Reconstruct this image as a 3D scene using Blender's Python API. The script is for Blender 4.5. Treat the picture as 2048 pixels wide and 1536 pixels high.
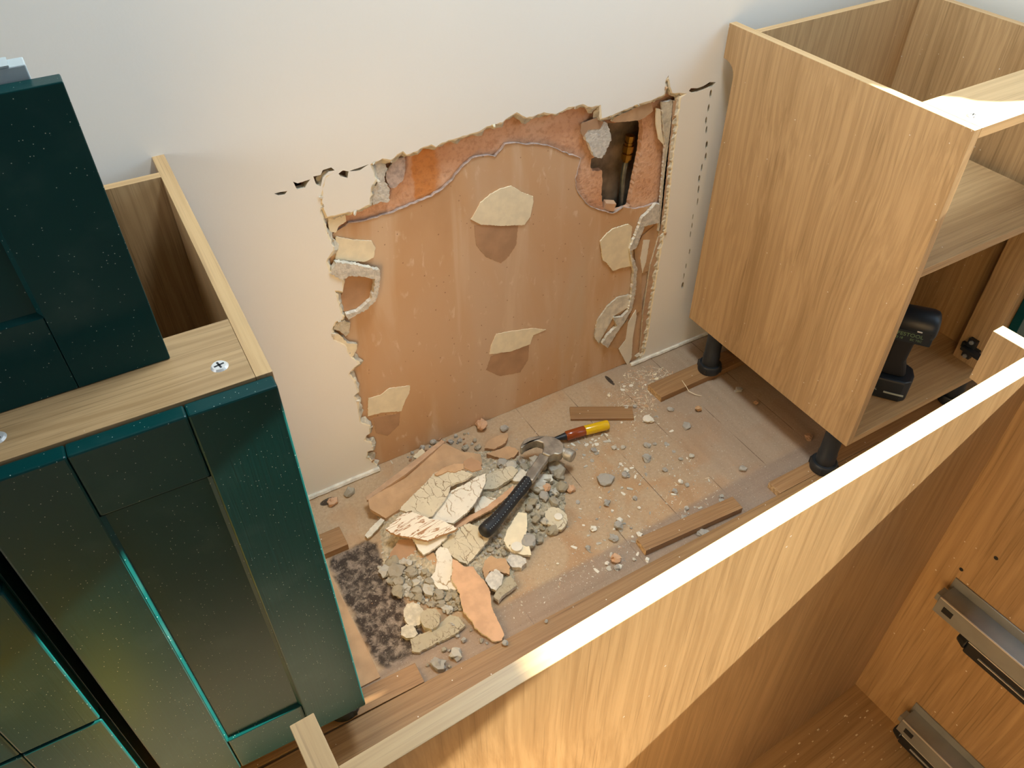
import bpy, bmesh, math, random
from mathutils import Vector, Matrix, noise
from mathutils.geometry import tessellate_polygon
random.seed(7)
S = bpy.context.scene
COL = S.collection
for o in list(bpy.data.objects): bpy.data.objects.remove(o)

# ---------------------------------------------------------------- camera
F, CX, CY, CZ, YAW, PIT, ROL = 1604.2, -0.1076, -1.2345, 1.4176, 0.5214, 0.7453, -0.0066
fw = Vector((math.sin(YAW)*math.cos(PIT), math.cos(YAW)*math.cos(PIT), -math.sin(PIT)))
rt = fw.cross(Vector((0, 0, 1))).normalized(); up = rt.cross(fw)
c_, s_ = math.cos(ROL), math.sin(ROL)
rt, up = (c_*rt + s_*up), (-s_*rt + c_*up)
cam = bpy.data.objects.new('camera', bpy.data.cameras.new('camera'))
cam.matrix_world = Matrix(((rt.x, up.x, -fw.x, CX), (rt.y, up.y, -fw.y, CY), (rt.z, up.z, -fw.z, CZ), (0, 0, 0, 1)))
cam.data.sensor_width = 36; cam.data.lens = F/2048*36; cam.data.clip_start = 0.01
COL.objects.link(cam); S.camera = cam
CAM = Vector((CX, CY, CZ))
def hit(px, py, ax, val):
    """where the line of sight through a point of the photograph meets a real plane of the room"""
    d = rt*((px-1024)/F) - up*((py-768)/F) + fw
    return CAM + d*((val-CAM[ax])/d[ax])

# ---------------------------------------------------------------- light
S.view_settings.view_transform = 'Standard'; S.view_settings.look = 'None'
S.view_settings.gamma = 1; S.view_settings.use_curve_mapping = False
S.view_settings.exposure = 0.05
W = bpy.data.worlds.new('sky'); S.world = W; W.use_nodes = True
W.node_tree.nodes['Background'].inputs[0].default_value = (0.55, 0.75, 1.0, 1)
W.node_tree.nodes['Background'].inputs[1].default_value = 0.15
SUN_D = Vector((-1, 0.055, -0.63)).normalized()
sun = bpy.data.objects.new('sun', bpy.data.lights.new('sun', 'SUN'))
sun.data.energy = 36; sun.data.angle = math.radians(0.6); sun.data.color = (1, 0.95, 0.78)
sun.rotation_euler = SUN_D.to_track_quat('-Z', 'Y').to_euler(); sun.location = (4, -1, 3)
COL.objects.link(sun)
def area(name, loc, d, sx, sy, e, col):
    l = bpy.data.objects.new(name, bpy.data.lights.new(name, 'AREA'))
    l.data.shape = 'RECTANGLE'; l.data.size = sx; l.data.size_y = sy; l.data.energy = e; l.data.color = col
    l.location = loc; l.rotation_euler = Vector(d).to_track_quat('-Z', 'Y').to_euler(); COL.objects.link(l)
area('daylight_right_window', (1.80, -1.15, 1.53), (-1, 0, -0.2), 1.4, 0.85, 13, (0.50, 0.74, 1.0))
area('overhead_fill', (0.60, -0.42, 2.32), (0.05, 0.0, -1), 0.5, 0.3, 25, (0.82, 0.94, 1.0))  # added overhead fill to brighten the gap, no known fitting of the room
area('daylight_left_window', (-2.25, -0.75, 1.40), (1, 0.1, -0.3), 1.0, 0.9, 20, (0.95, 0.97, 1.0))
area('daylight_patio_door', (0.3, -3.55, 1.2), (0, 1, 0.0), 1.4, 1.7, 1.5, (0.85, 0.92, 1.0))

# ---------------------------------------------------------------- node helper
class NT:
    def __init__(s, name, rough=0.6, metal=0.0, spec=0.5):
        s.m = bpy.data.materials.new(name); s.m.use_nodes = True
        s.t = s.m.node_tree; s.b = s.t.nodes['Principled BSDF']
        s.b.inputs['Roughness'].default_value = rough; s.b.inputs['Metallic'].default_value = metal
        s.b.inputs['Specular IOR Level'].default_value = spec
    def n(s, typ, **kw):
        x = s.t.nodes.new(typ)
        for k, v in kw.items():
            if k.startswith('i_'):
                kk = k[2:]; kk = int(kk) if kk.isdigit() else kk
                if hasattr(v, 'bl_rna'): s.t.links.new(v, x.inputs[kk])
                else: x.inputs[kk].default_value = v
            else: setattr(x, k, v)
        return x
    def L(s, a, b): s.t.links.new(a, b)
    def coord(s): return s.n('ShaderNodeTexCoord').outputs['Object']
    def mapping(s, v, sc=(1, 1, 1), loc=(0, 0, 0)): return s.n('ShaderNodeMapping', i_0=v, i_Scale=sc, i_Location=loc).outputs[0]
    def noise(s, v, sc, det=4, dist=0.0, rough=0.5): return s.n('ShaderNodeTexNoise', i_Vector=v, i_Scale=sc, i_Detail=det, i_Distortion=dist, i_Roughness=rough).outputs['Fac']
    def math(s, op, a, b=0.0, c=0.0, clamp=False):
        x = s.n('ShaderNodeMath', operation=op, use_clamp=clamp, i_0=a, i_1=b)
        if op in ('MULTIPLY_ADD',): x.inputs[2].default_value = c
        return x.outputs[0]
    def ramp(s, v, stops):
        x = s.n('ShaderNodeValToRGB', i_0=v); e = x.color_ramp.elements
        while len(e) < len(stops): e.new(0.5)
        for q, (p, c) in zip(e, stops): q.position = p; q.color = (*c, 1) if len(c) == 3 else c
        return x.outputs[0]
    def step(s, v, a, b):  # smooth 0..1
        return s.n('ShaderNodeMapRange', interpolation_type='SMOOTHSTEP', i_0=v, i_1=a, i_2=b).outputs[0]
    def mix(s, f, a, b):
        x = s.n('ShaderNodeMix', data_type='RGBA')
        for k, v in ((0, f), (6, a), (7, b)):
            if hasattr(v, 'bl_rna'): s.L(v, x.inputs[k])
            else: x.inputs[k].default_value = v if k == 0 else (*v, 1)
        return x.outputs[2]
    def col(s, v):
        if hasattr(v, 'bl_rna'): s.L(v, s.b.inputs['Base Color'])
        else: s.b.inputs['Base Color'].default_value = (*v, 1)
        return s
    def bump(s, h, st=0.3, d=0.002):
        s.L(s.n('ShaderNodeBump', i_Height=h, i_Strength=st, i_Distance=d).outputs[0], s.b.inputs['Normal']); return s
def srgb(r, g, b):
    f = lambda c: ((c/255+0.055)/1.055)**2.4 if c > 10 else c/255/12.92
    return (f(r), f(g), f(b))
def mul(c, k): return tuple(x*k for x in c)

# ---------------------------------------------------------------- materials
def oak(name, axis, light, dark, rough=0.42, seed=0.0, wob=1.0, dust=0.0):
    t = NT(name, rough, spec=0.4); c = t.coord()
    sc = [7.0]*3; sc[axis] = 0.35
    big = t.noise(t.mapping(c, sc, (seed, seed*1.7, seed*0.6)), 1.0, 3, 0.2)
    wsc = [5.0]*3; wsc[axis] = 1.6
    wn = t.noise(t.mapping(c, wsc, (seed+5, 2, 1)), 1.0, 2)
    sc2 = [1.0]*3; sc2[axis] = 0.022
    v2 = t.mapping(c, sc2)
    k = t.math('MULTIPLY', wn, 0.085*wob)
    off = t.n('ShaderNodeCombineXYZ', i_0=k, i_1=k, i_2=k).outputs[0]
    v3 = t.n('ShaderNodeVectorMath', operation='ADD', i_0=v2, i_1=off).outputs[0]
    grain = t.noise(v3, 120, 4, 0.0, 0.6)
    fine = [520.0]*3; fine[axis] = 7.0
    pores = t.noise(t.mapping(c, fine), 1.0, 2)
    gate = t.step(big, 0.40, 0.60)
    f = t.math('ADD', t.math('MULTIPLY', t.step(grain, 0.34, 0.66), 0.55), t.math('MULTIPLY', gate, 0.45))
    col = t.mix(f, dark, light)
    pg = t.math('MULTIPLY', t.step(pores, 0.54, 0.72), t.math('SUBTRACT', 0.75, t.math('MULTIPLY', gate, 0.40)))
    col = t.mix(pg, col, mul(dark, 0.66))
    if dust:
        vo = t.n('ShaderNodeTexVoronoi', i_Vector=c, i_Scale=70.0)
        m = t.math('MULTIPLY', t.math('LESS_THAN', vo.outputs['Distance'], 0.085), t.math('GREATER_THAN', vo.outputs['Color'], 1-dust))
        col = t.mix(m, col, (0.75, 0.68, 0.58))
    t.col(col); t.bump(grain, 0.12, 0.001)
    return t.m
OL, OD = srgb(197, 164, 120), srgb(162, 130, 90)
M = {}
M['oak_z'] = oak('oak_vertical_grain', 2, OL, OD, dust=0.25)
M['oak_x'] = oak('oak_lengthwise_grain', 0, OL, OD, seed=2.0, wob=0.5, dust=0.2)
M['oak_y'] = oak('oak_depth_grain', 1, OL, OD, seed=4.0, wob=0.5)
M['oak_edge'] = oak('oak_edging', 0, srgb(205, 170, 122), srgb(182, 145, 100), seed=1.0, wob=0.2)
M['oak_edge_y'] = oak('oak_edging_depth', 1, srgb(205, 170, 122), srgb(182, 145, 100), seed=1.0, wob=0.2)
M['board'] = oak('floor_strip_oak', 0, srgb(172, 136, 92), srgb(140, 104, 66), seed=3.0, wob=0.35, dust=0.5)
M['block'] = oak('oak_offcut', 0, srgb(176, 138, 96), srgb(150, 112, 74), seed=6.0, wob=0.6, dust=0.5)

def chip():
    t = NT('raw_chipboard', 0.9); v = t.n('ShaderNodeTexVoronoi', i_Vector=t.coord(), i_Scale=260.0)
    t.col(t.ramp(v.outputs['Color'], [(0.0, srgb(150, 115, 75)), (1.0, srgb(225, 195, 150))])); return t.m
M['chip'] = chip()

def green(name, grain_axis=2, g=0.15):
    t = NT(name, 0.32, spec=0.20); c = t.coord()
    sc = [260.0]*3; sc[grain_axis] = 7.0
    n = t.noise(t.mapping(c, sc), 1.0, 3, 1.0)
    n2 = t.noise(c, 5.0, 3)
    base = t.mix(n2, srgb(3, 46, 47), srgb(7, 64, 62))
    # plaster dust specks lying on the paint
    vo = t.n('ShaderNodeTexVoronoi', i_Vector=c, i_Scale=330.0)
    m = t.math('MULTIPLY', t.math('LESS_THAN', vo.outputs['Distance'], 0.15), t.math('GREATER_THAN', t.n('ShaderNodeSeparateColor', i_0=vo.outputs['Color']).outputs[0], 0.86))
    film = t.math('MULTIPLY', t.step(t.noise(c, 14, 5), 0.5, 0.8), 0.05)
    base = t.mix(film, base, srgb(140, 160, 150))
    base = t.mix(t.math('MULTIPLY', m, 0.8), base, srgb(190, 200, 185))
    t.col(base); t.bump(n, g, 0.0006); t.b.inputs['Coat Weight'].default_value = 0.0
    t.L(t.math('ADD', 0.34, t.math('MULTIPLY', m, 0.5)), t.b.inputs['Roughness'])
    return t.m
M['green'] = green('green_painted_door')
M['green_x'] = green('green_painted_rail', 0)

def wallmat():
    t = NT('painted_plaster', 0.75, spec=0.3); c = t.coord()
    n = t.noise(c, 3.0, 4)
    t.col(t.mix(n, srgb(238, 233, 222), srgb(244, 240, 231)))
    t.bump(t.math('ADD', t.noise(c, 160, 3), t.math('MULTIPLY', t.noise(c, 12, 3), 2.0)), 0.12, 0.001)
    return t.m
M['wall'] = wallmat()
def plain(name, col, rough=0.6, metal=0.0, spec=0.5, var=0.0, sc=40.0, bump=0.0, bsc=200.0, bd=0.001):
    t = NT(name, rough, metal, spec)
    if var:
        n = t.noise(t.coord(), sc, 4)
        t.col(t.mix(t.step(n, 0.3, 0.7), mul(col, 1-var), mul(col, 1+var)))
    else: t.col(col)
    if bump: t.bump(t.noise(t.coord(), bsc, 4), bump, bd)
    return t.m
M['room'] = plain('bare_grey_plaster', srgb(104, 98, 92), 0.9, var=0.05, sc=3)
M['sheet'] = plain('white_cotton', srgb(236, 230, 216), 0.9, var=0.03, sc=8, bump=0.4, bsc=30, bd=0.004)
M['gypsum'] = plain('broken_gypsum', srgb(200, 190, 168), 0.95, var=0.16, sc=90, bump=0.8, bsc=260, bd=0.002)
M['gypsum_l'] = plain('chalky_gypsum', srgb(220, 213, 196), 0.95, var=0.14, sc=60, bump=0.7, bsc=200, bd=0.002)
M['gypsum_g'] = plain('grey_gypsum_lump', srgb(206, 200, 188), 0.95, var=0.16, sc=120, bump=0.8, bsc=300, bd=0.002)
M['heap'] = plain('crumbled_gypsum', srgb(188, 174, 146), 0.95, var=0.25, sc=120, bump=0.9, bsc=180, bd=0.003)
M['cream'] = plain('cream_paper', srgb(236, 222, 190), 0.85, var=0.05, sc=60, bump=0.15)
M['white_flake'] = plain('white_paint_flake', srgb(232, 224, 206), 0.8, var=0.04, bump=0.2)
M['tan'] = plain('tan_paper', srgb(192, 156, 118), 0.9, var=0.10, sc=30, bump=0.2)
M['tan_edge'] = plain('pale_tan_edge', srgb(192, 158, 126), 0.9, var=0.1, sc=60)
M['stain'] = plain('darker_peeled_paper', srgb(176, 138, 104), 0.9, var=0.10, sc=25)
M['orange'] = plain('orange_paper', srgb(208, 166, 130), 0.9, var=0.10, sc=40, bump=0.3)
M['slate'] = plain('torn_grey_paper', srgb(186, 166, 154), 0.95, var=0.2, sc=150, bump=0.5)
M['slot'] = plain('dark_slit_edge', srgb(120, 105, 90), 0.95, var=0.3, sc=200)
def brownboard():
    t = NT('brown_board_paper', 0.85, spec=0.25); c = t.coord()
    n = t.noise(t.mapping(c, (3.0, 3.0, 1.4)), 1.0, 5, 0.4)
    col = t.ramp(n, [(0.30, srgb(184, 140, 98)), (0.5, srgb(204, 164, 124)), (0.70, srgb(204, 174, 144))])
    sm = t.noise(t.mapping(c, (14, 14, 2.2)), 1.0, 4, 0.6)
    col = t.mix(t.math('MULTIPLY', t.step(sm, 0.50, 0.72), 0.6), col, srgb(218, 192, 162))
    sc = t.noise(t.mapping(c, (60, 60, 26)), 1.0, 6, 0.4)
    col = t.mix(t.math('MULTIPLY', t.step(sc, 0.60, 0.75), 0.45), col, srgb(232, 212, 184))
    # plaster smears left of the sink pipe, low on the board
    x = t.n('ShaderNodeSeparateXYZ', i_0=c)
    dx = t.math('ABSOLUTE', t.math('SUBTRACT', x.outputs[0], 0.80)); 
    m = t.math('MULTIPLY', t.step(t.math('ADD', dx, t.math('MULTIPLY', sm, 0.22)), 0.17, 0.08), t.step(x.outputs[2], 0.50, 0.25))
    col = t.mix(t.math('MULTIPLY', m, 0.6), col, srgb(206, 190, 166))
    dots = t.n('ShaderNodeTexVoronoi', i_Vector=c, i_Scale=60.0)
    dm = t.math('MULTIPLY', t.math('LESS_THAN', dots.outputs['Distance'], 0.09), t.math('GREATER_THAN', dots.outputs['Color'], 0.72))
    col = t.mix(t.math('MULTIPLY', dm, 0.6), col, srgb(120, 80, 50))
    t.col(col); t.bump(t.noise(c, 40, 4), 0.15, 0.001); return t.m
M['brown'] = brownboard()
def fibre():
    t = NT('orange_fibre_board', 0.95, spec=0.1); c = t.coord()
    x = t.n('ShaderNodeSeparateXYZ', i_0=c)
    n = t.noise(c, 130, 5); n2 = t.noise(c, 9, 3)
    col = t.ramp(n2, [(0.3, srgb(214, 160, 122)), (0.7, srgb(232, 192, 160))])
    # strongly orange piece at the left, patch with its own edges
    xx = t.math('ADD', x.outputs[0], t.math('MULTIPLY', t.noise(c, 30, 3), 0.03))
    m = t.math('MULTIPLY', t.step(xx, 0.418, 0.424), t.step(xx, 0.478, 0.462))
    col = t.mix(t.math('MULTIPLY', m, 0.75), col, srgb(214, 136, 62))
    col = t.mix(t.math('MULTIPLY', t.step(n, 0.45, 0.7), 0.3), col, srgb(160, 100, 66))
    t.col(col); t.bump(n, 0.7, 0.003); return t.m
M['fibre'] = fibre()
M['cavity'] = plain('dirty_cavity', srgb(150, 132, 108), 0.95, var=0.45, sc=22, bump=0.6, bsc=60, bd=0.004)
def striped():
    t = NT('cracked_white_paint', 0.85); c = t.coord()
    r = t.n('ShaderNodeMapping', i_0=c, i_Rotation=(0, 0, math.radians(-38)), i_Scale=(16, 110, 40)).outputs[0]
    n = t.noise(r, 1.0, 3, 0.6)
    band = t.math('MULTIPLY', t.step(n, 0.50, 0.525), t.step(n, 0.565, 0.55))
    t.col(t.mix(band, srgb(234, 224, 204), srgb(166, 124, 88)))
    t.bump(band, -0.6, 0.002); return t.m
M['striped'] = striped()
def crackle(name, base, crack, sc=30):
    t = NT(name, 0.92); c = t.coord()
    vo = t.n('ShaderNodeTexVoronoi', feature='DISTANCE_TO_EDGE', i_Vector=t.n('ShaderNodeVectorMath', operation='ADD', i_0=t.n('ShaderNodeMapping', i_0=c, i_Rotation=(0, 0, 0.7), i_Scale=(1.7, 0.8, 1)).outputs[0], i_1=t.n('ShaderNodeCombineXYZ', i_0=t.math('MULTIPLY', t.noise(c, 60, 5), 0.035), i_1=t.math('MULTIPLY', t.noise(c, 47, 5), 0.035)).outputs[0]).outputs[0], i_Scale=float(sc))
    e = t.step(vo.outputs['Distance'], 0.0, 0.028)
    gate = t.step(t.noise(c, 12, 2), 0.40, 0.52)
    k = t.math('MULTIPLY', t.math('SUBTRACT', 1.0, e), gate)
    n = t.noise(c, 70, 4)
    spk = t.step(t.noise(c, 150, 4), 0.60, 0.68)
    bc = t.mix(t.math('MULTIPLY', spk, 0.35), t.mix(t.noise(c, 35, 4), mul(base, 0.82), mul(base, 1.08)), mul(crack, 0.9))
    t.col(t.mix(k, bc, crack))
    t.bump(t.math('SUBTRACT', t.math('MULTIPLY', n, 0.4), k), 0.6, 0.002); return t.m
M['crack_cream'] = crackle('cracked_cream_board', srgb(214, 202, 174), srgb(140, 114, 84), 30)
M['crack_white'] = crackle('cracked_white_board', srgb(234, 226, 208), srgb(176, 148, 110), 18)
M['crack_grey'] = crackle('cracked_grey_gypsum', srgb(180, 168, 142), srgb(110, 92, 72), 60)

def floormat():
    t = NT('dusty_floor', 0.8, spec=0.25); c = t.coord()
    x = t.n('ShaderNodeSeparateXYZ', i_0=c); X, Y = x.outputs[0], x.outputs[1]
    pl = t.n('ShaderNodeMath', operation='FLOOR', i_0=t.math('DIVIDE', t.math('SUBTRACT', X, 0.0685), 0.1375)).outputs[0]
    pr = t.n('ShaderNodeTexWhiteNoise', noise_dimensions='1D', i_W=pl).outputs['Value']
    g = t.noise(t.n('ShaderNodeVectorMath', operation='ADD', i_0=t.mapping(c, (45, 3.5, 1)), i_1=t.n('ShaderNodeCombineXYZ', i_0=t.math('MULTIPLY', pr, 30)).outputs[0]).outputs[0], 1.0, 4, 0.5)
    wood = t.mix(g, srgb(160, 122, 84), srgb(204, 166, 124))
    wood = t.mix(t.math('MULTIPLY', pr, 0.35), wood, srgb(170, 140, 112))
    d = t.noise(c, 9, 6, 0.6); fine = t.noise(c, 140, 4)
    dust = t.mix(fine, srgb(166, 142, 112), srgb(202, 178, 146))
    dm = t.math('ADD', t.step(d, 0.38, 0.6), t.math('MULTIPLY', t.step(Y, -0.42, -0.15), 0.5), clamp=True)
    col = t.mix(t.math('MULTIPLY', dm, 0.8), wood, dust)
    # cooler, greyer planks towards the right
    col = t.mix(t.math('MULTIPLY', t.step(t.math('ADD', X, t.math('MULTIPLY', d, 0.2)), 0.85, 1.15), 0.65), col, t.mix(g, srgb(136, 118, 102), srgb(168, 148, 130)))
    # joints
    j = None
    for xj in (0.345, 0.620, 0.7585, 0.893, 1.031, 1.169, 1.44):
        q = t.math('LESS_THAN', t.math('ABSOLUTE', t.math('SUBTRACT', X, xj)), 0.0009); j = q if j is None else t.math('MAXIMUM', j, q)
    j = t.math('MULTIPLY', j, t.step(t.noise(c, 7, 3), 0.44, 0.54))
    col = t.mix(t.math('MULTIPLY', j, 0.75), col, srgb(84, 62, 44))
    # black bitumen patch of the old floor
    def box(x0, x1, y0, y1, soft):
        a = t.math('MULTIPLY', t.step(X, x0-soft, x0+soft), t.step(X, x1+soft, x1-soft))
        b = t.math('MULTIPLY', t.step(Y, y0-soft, y0+soft), t.step(Y, y1+soft, y1-soft))
        return t.math('MULTIPLY', a, b)
    bn = t.noise(c, 24, 6, 0.8)
    bm = t.math('MULTIPLY', box(0.04, 0.155, -0.478, -0.17, 0.03), 1.25)
    bm = t.step(t.math('SUBTRACT', bm, t.math('MULTIPLY', bn, 0.9)), 0.10, 0.5)
    hard = t.math('GREATER_THAN', X, 0.042)
    bm = t.math('MULTIPLY', bm, hard)
    col = t.mix(t.math('MULTIPLY', bm, 0.92), col, t.mix(t.step(t.noise(c, 48, 7, 0.5, 0.7), 0.42, 0.66), srgb(34, 31, 32), srgb(150, 134, 118)))
    # streaky grey film band along the front
    st = t.noise(t.mapping(c, (3, 60, 1)), 1.0, 4, 0.5)
    fb = t.step(t.math('ADD', Y, t.math('MULTIPLY', t.math('SUBTRACT', X, 0.3), -0.02)), -0.452, -0.468)
    col = t.mix(t.math('MULTIPLY', fb, 0.75), col, t.mix(st, srgb(118, 100, 86), srgb(172, 152, 134)))
    for px_, py_, rx_, ry_ in ((0.105, -0.030, 0.020, 0.010), (0.885, -0.020, 0.006, 0.022), (0.02, -0.03, 0.04, 0.02)):  # shade inside the floor pits, put into the colour as dark ellipses
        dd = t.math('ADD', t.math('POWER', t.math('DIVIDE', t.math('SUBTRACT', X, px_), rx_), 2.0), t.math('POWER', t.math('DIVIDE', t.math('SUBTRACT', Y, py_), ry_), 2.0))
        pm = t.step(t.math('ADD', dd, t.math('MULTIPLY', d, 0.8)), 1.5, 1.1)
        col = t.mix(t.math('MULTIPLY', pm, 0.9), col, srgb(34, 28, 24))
    sp = t.step(t.noise(c, 330, 2), 0.64, 0.70)
    col = t.mix(t.math('MULTIPLY', sp, 0.5), col, srgb(214, 200, 178))
    sp2 = t.step(t.noise(c, 210, 3), 0.36, 0.30)
    col = t.mix(t.math('MULTIPLY', sp2, 0.4), col, srgb(100, 84, 68))
    t.col(col); t.bump(t.math('ADD', t.math('MULTIPLY', fine, 0.8), t.math('SUBTRACT', d, j)), 0.5, 0.002)
    return t.m
M['floor'] = floormat()
M['black_plastic'] = plain('black_plastic', srgb(30, 34, 38), 0.45, var=0.1)
M['dark_blue_plastic'] = plain('dark_blue_grey_plastic', srgb(24, 34, 44), 0.4)
M['black_rubber'] = plain('black_rubber', srgb(26, 27, 30), 0.55, bump=0.3, bsc=500, bd=0.0005)
M['zinc'] = plain('galvanised_steel', srgb(150, 153, 152), 0.42, 0.35, var=0.08, sc=30)
M['zinc_b'] = plain('bright_steel', srgb(232, 232, 230), 0.3, 0.5)
M['steel'] = plain('worn_hammer_steel', srgb(172, 166, 154), 0.42, 0.75, var=0.28, sc=45, bump=0.15, bsc=120)
M['steel_dusty'] = plain('dusty_steel', srgb(176, 172, 162), 0.5, 0.6, var=0.2, sc=90)
M['brass'] = plain('brass', srgb(190, 145, 62), 0.28, 1.0, var=0.1, sc=80)
M['pipe'] = plain('dull_pipe', srgb(120, 122, 112), 0.4, 0.7, var=0.25, sc=60)
def resin(name, c):
    t = NT(name, 0.22); t.col(c); t.b.inputs['Subsurface Weight'].default_value = 0.0; t.b.inputs['Coat Weight'].default_value = 0.3; return t.m
M['yellow_resin'] = resin('yellow_resin', srgb(228, 184, 16)); M['red_resin'] = resin('amber_red_resin', srgb(150, 66, 20))
M['letter'] = plain('pale_lettering', srgb(120, 150, 110), 0.6)
M['letter_w'] = plain('white_lettering', srgb(170, 180, 175), 0.6)
M['lime'] = plain('lime_green_plastic', srgb(110, 190, 60), 0.4)
M['yellow_tub'] = plain('yellow_plastic', srgb(235, 215, 20), 0.4)
M['chalk'] = plain('chalky_dot', srgb(150, 165, 170), 0.8)
M['pale_back'] = plain('pale_grey_film', srgb(176, 186, 188), 0.5)
M['pvc'] = plain('white_pvc', srgb(235, 235, 235), 0.4)

# ---------------------------------------------------------------- mesh builder
class MB:
    def __init__(s): s.v = []; s.f = []; s.mi = []
    def add(s, vs, fs, m=0):
        k = len(s.v); s.v += [tuple(q) for q in vs]; s.f += [tuple(i+k for i in f) for f in fs]; s.mi += [m]*len(fs); return s
    def box(s, x0, x1, y0, y1, z0, z1, m=0):
        v = [(x, y, z) for x in (x0, x1) for y in (y0, y1) for z in (z0, z1)]
        return s.add(v, [(0, 1, 3, 2), (4, 6, 7, 5), (0, 4, 5, 1), (2, 3, 7, 6), (0, 2, 6, 4), (1, 5, 7, 3)], m)
    def slab(s, poly, holes, mapf, a, b, m=0, mside=None, back=True):
        """polygon (2-D) with holes, extruded from a to b; mapf(u, v, w) gives the point"""
        loops = [poly]+list(holes)
        tri = tessellate_polygon([[Vector((p[0], p[1], 0)) for p in l] for l in loops])
        flat = [p for l in loops for p in l]; n = len(flat)
        s.add([mapf(p[0], p[1], a) for p in flat], tri, m)
        if back: s.add([mapf(p[0], p[1], b) for p in flat], [t[::-1] for t in tri], m)
        k = 0; vs = [mapf(p[0], p[1], a) for p in flat]+[mapf(p[0], p[1], b) for p in flat]; fs = []
        for l in loops:
            q = len(l)
            for i in range(q): j = (i+1) % q; fs.append((k+i, k+j, n+k+j, n+k+i))
            k += q
        s.add(vs, fs, m if mside is None else mside); return s
    def tube(s, pts, rads, seg=16, m=0, cap=True):
        pts = [Vector(p) for p in pts]; rings = []
        for i, p in enumerate(pts):
            d = (pts[min(i+1, len(pts)-1)]-pts[max(i-1, 0)])
            if d.length < 1e-9: d = Vector((0, 0, 1))
            d.normalize(); a = Vector((0, 0, 1)) if abs(d.z) < 0.9 else Vector((1, 0, 0))
            u = d.cross(a).normalized(); w = d.cross(u)
            rings.append([p+(u*math.cos(2*math.pi*k/seg)+w*math.sin(2*math.pi*k/seg))*rads[i] for k in range(seg)])
        vs = [q for r in rings for q in r]; fs = []
        for i in range(len(pts)-1):
            for k in range(seg): fs.append((i*seg+k, i*seg+(k+1) % seg, (i+1)*seg+(k+1) % seg, (i+1)*seg+k))
        if cap: fs += [tuple(range(seg))[::-1], tuple((len(pts)-1)*seg+k for k in range(seg))]
        return s.add(vs, fs, m)
    def build(s, name, mats, parent=None, bevel=0.0, smooth=False, origin=None, seg=2, xf=None):
        me = bpy.data.meshes.new(name)
        v = [Vector(q) for q in s.v]
        if xf: v = [xf @ q for q in v]
        loc = Vector((0, 0, 0))
        if origin is not None: loc = Vector(origin); v = [q-loc for q in v]
        me.from_pydata(v, [], s.f)
        if not isinstance(mats, (list, tuple)): mats = [mats]
        for mm in mats: me.materials.append(M[mm] if isinstance(mm, str) else mm)
        me.polygons.foreach_set('material_index', s.mi)
        bm = bmesh.new(); bm.from_mesh(me)
        bmesh.ops.remove_doubles(bm, verts=bm.verts, dist=1e-6)
        bmesh.ops.recalc_face_normals(bm, faces=bm.faces); bm.to_mesh(me); bm.free()
        if smooth: me.shade_smooth()
        o = bpy.data.objects.new(name, me); COL.objects.link(o); o.location = loc
        if parent: o.parent = parent
        if bevel:
            b = o.modifiers.new('bevel', 'BEVEL'); b.width = bevel; b.segments = seg; b.limit_method = 'ANGLE'; b.angle_limit = math.radians(40)
        if smooth: 
            e = o.modifiers.new('edges', 'EDGE_SPLIT'); e.split_angle = math.radians(40)
        return o
def tag(o, label, cat, group=None, kind=None):
    o['label'] = label; o['category'] = cat
    if group: o['group'] = group
    if kind: o['kind'] = kind
    return o
def empty(name, loc, rz=0.0):
    o = bpy.data.objects.new(name, None); o.empty_display_size = 0.05; COL.objects.link(o); o.location = loc; o.rotation_euler = (0, 0, rz); return o
def struct(o): o['kind'] = 'structure'; return o
def rough_poly(poly, seg, amp, seed=0, closed=True):
    out = []; n = len(poly)
    for i in range(n if closed else n-1):
        a = Vector(poly[i]).to_2d() if len(poly[i]) > 2 else Vector(poly[i]); b = Vector(poly[(i+1) % n])
        k = max(1, int((b-a).length/seg)); d = (b-a); nn = Vector((-d.y, d.x)); nn = nn.normalized() if nn.length > 0 else nn
        for j in range(k):
            t = j/k; p = a.lerp(b, t)
            w = noise.noise(Vector((p.x*1.3/seg, p.y*1.3/seg, seed)))+0.5*noise.noise(Vector((p.x*3.1/seg, p.y*3.1/seg, seed+9)))
            out.append((p.x+nn.x*w*amp, p.y+nn.y*w*amp))
    return out

# ---------------------------------------------------------------- crops of the photograph used to measure outlines
def A(x, y): return (700+x/3.793, 780+y/3.793)
def B(x, y): return (600+x/4.096, 1000+y/4.096)
def C4(x, y): return (540+x/4.452, 180+y/4.452)
def C5(x, y): return (980+x/4.096, 130+y/4.096)
def C6(x, y): return (560+x/3.072, 500+y/3.072)
def C7(x, y): return (940+x/4.096, 480+y/4.096)
def CC(x, y): return (1200+x/3.657, 650+y/3.657)
def DD(x, y): return (1060+x/3.413, 840+y/3.413)
def WP(poly, y=0.0): return [(h.x, h.z) for h in (hit(px, py, 1, y) for px, py in poly)]
def FP(poly, z=0.0): return [(h.x, h.y) for h in (hit(px, py, 2, z) for px, py in poly)]
XZ = lambda u, v, w: (u, w, v)
XY = lambda u, v, w: (u, v, w)

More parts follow.
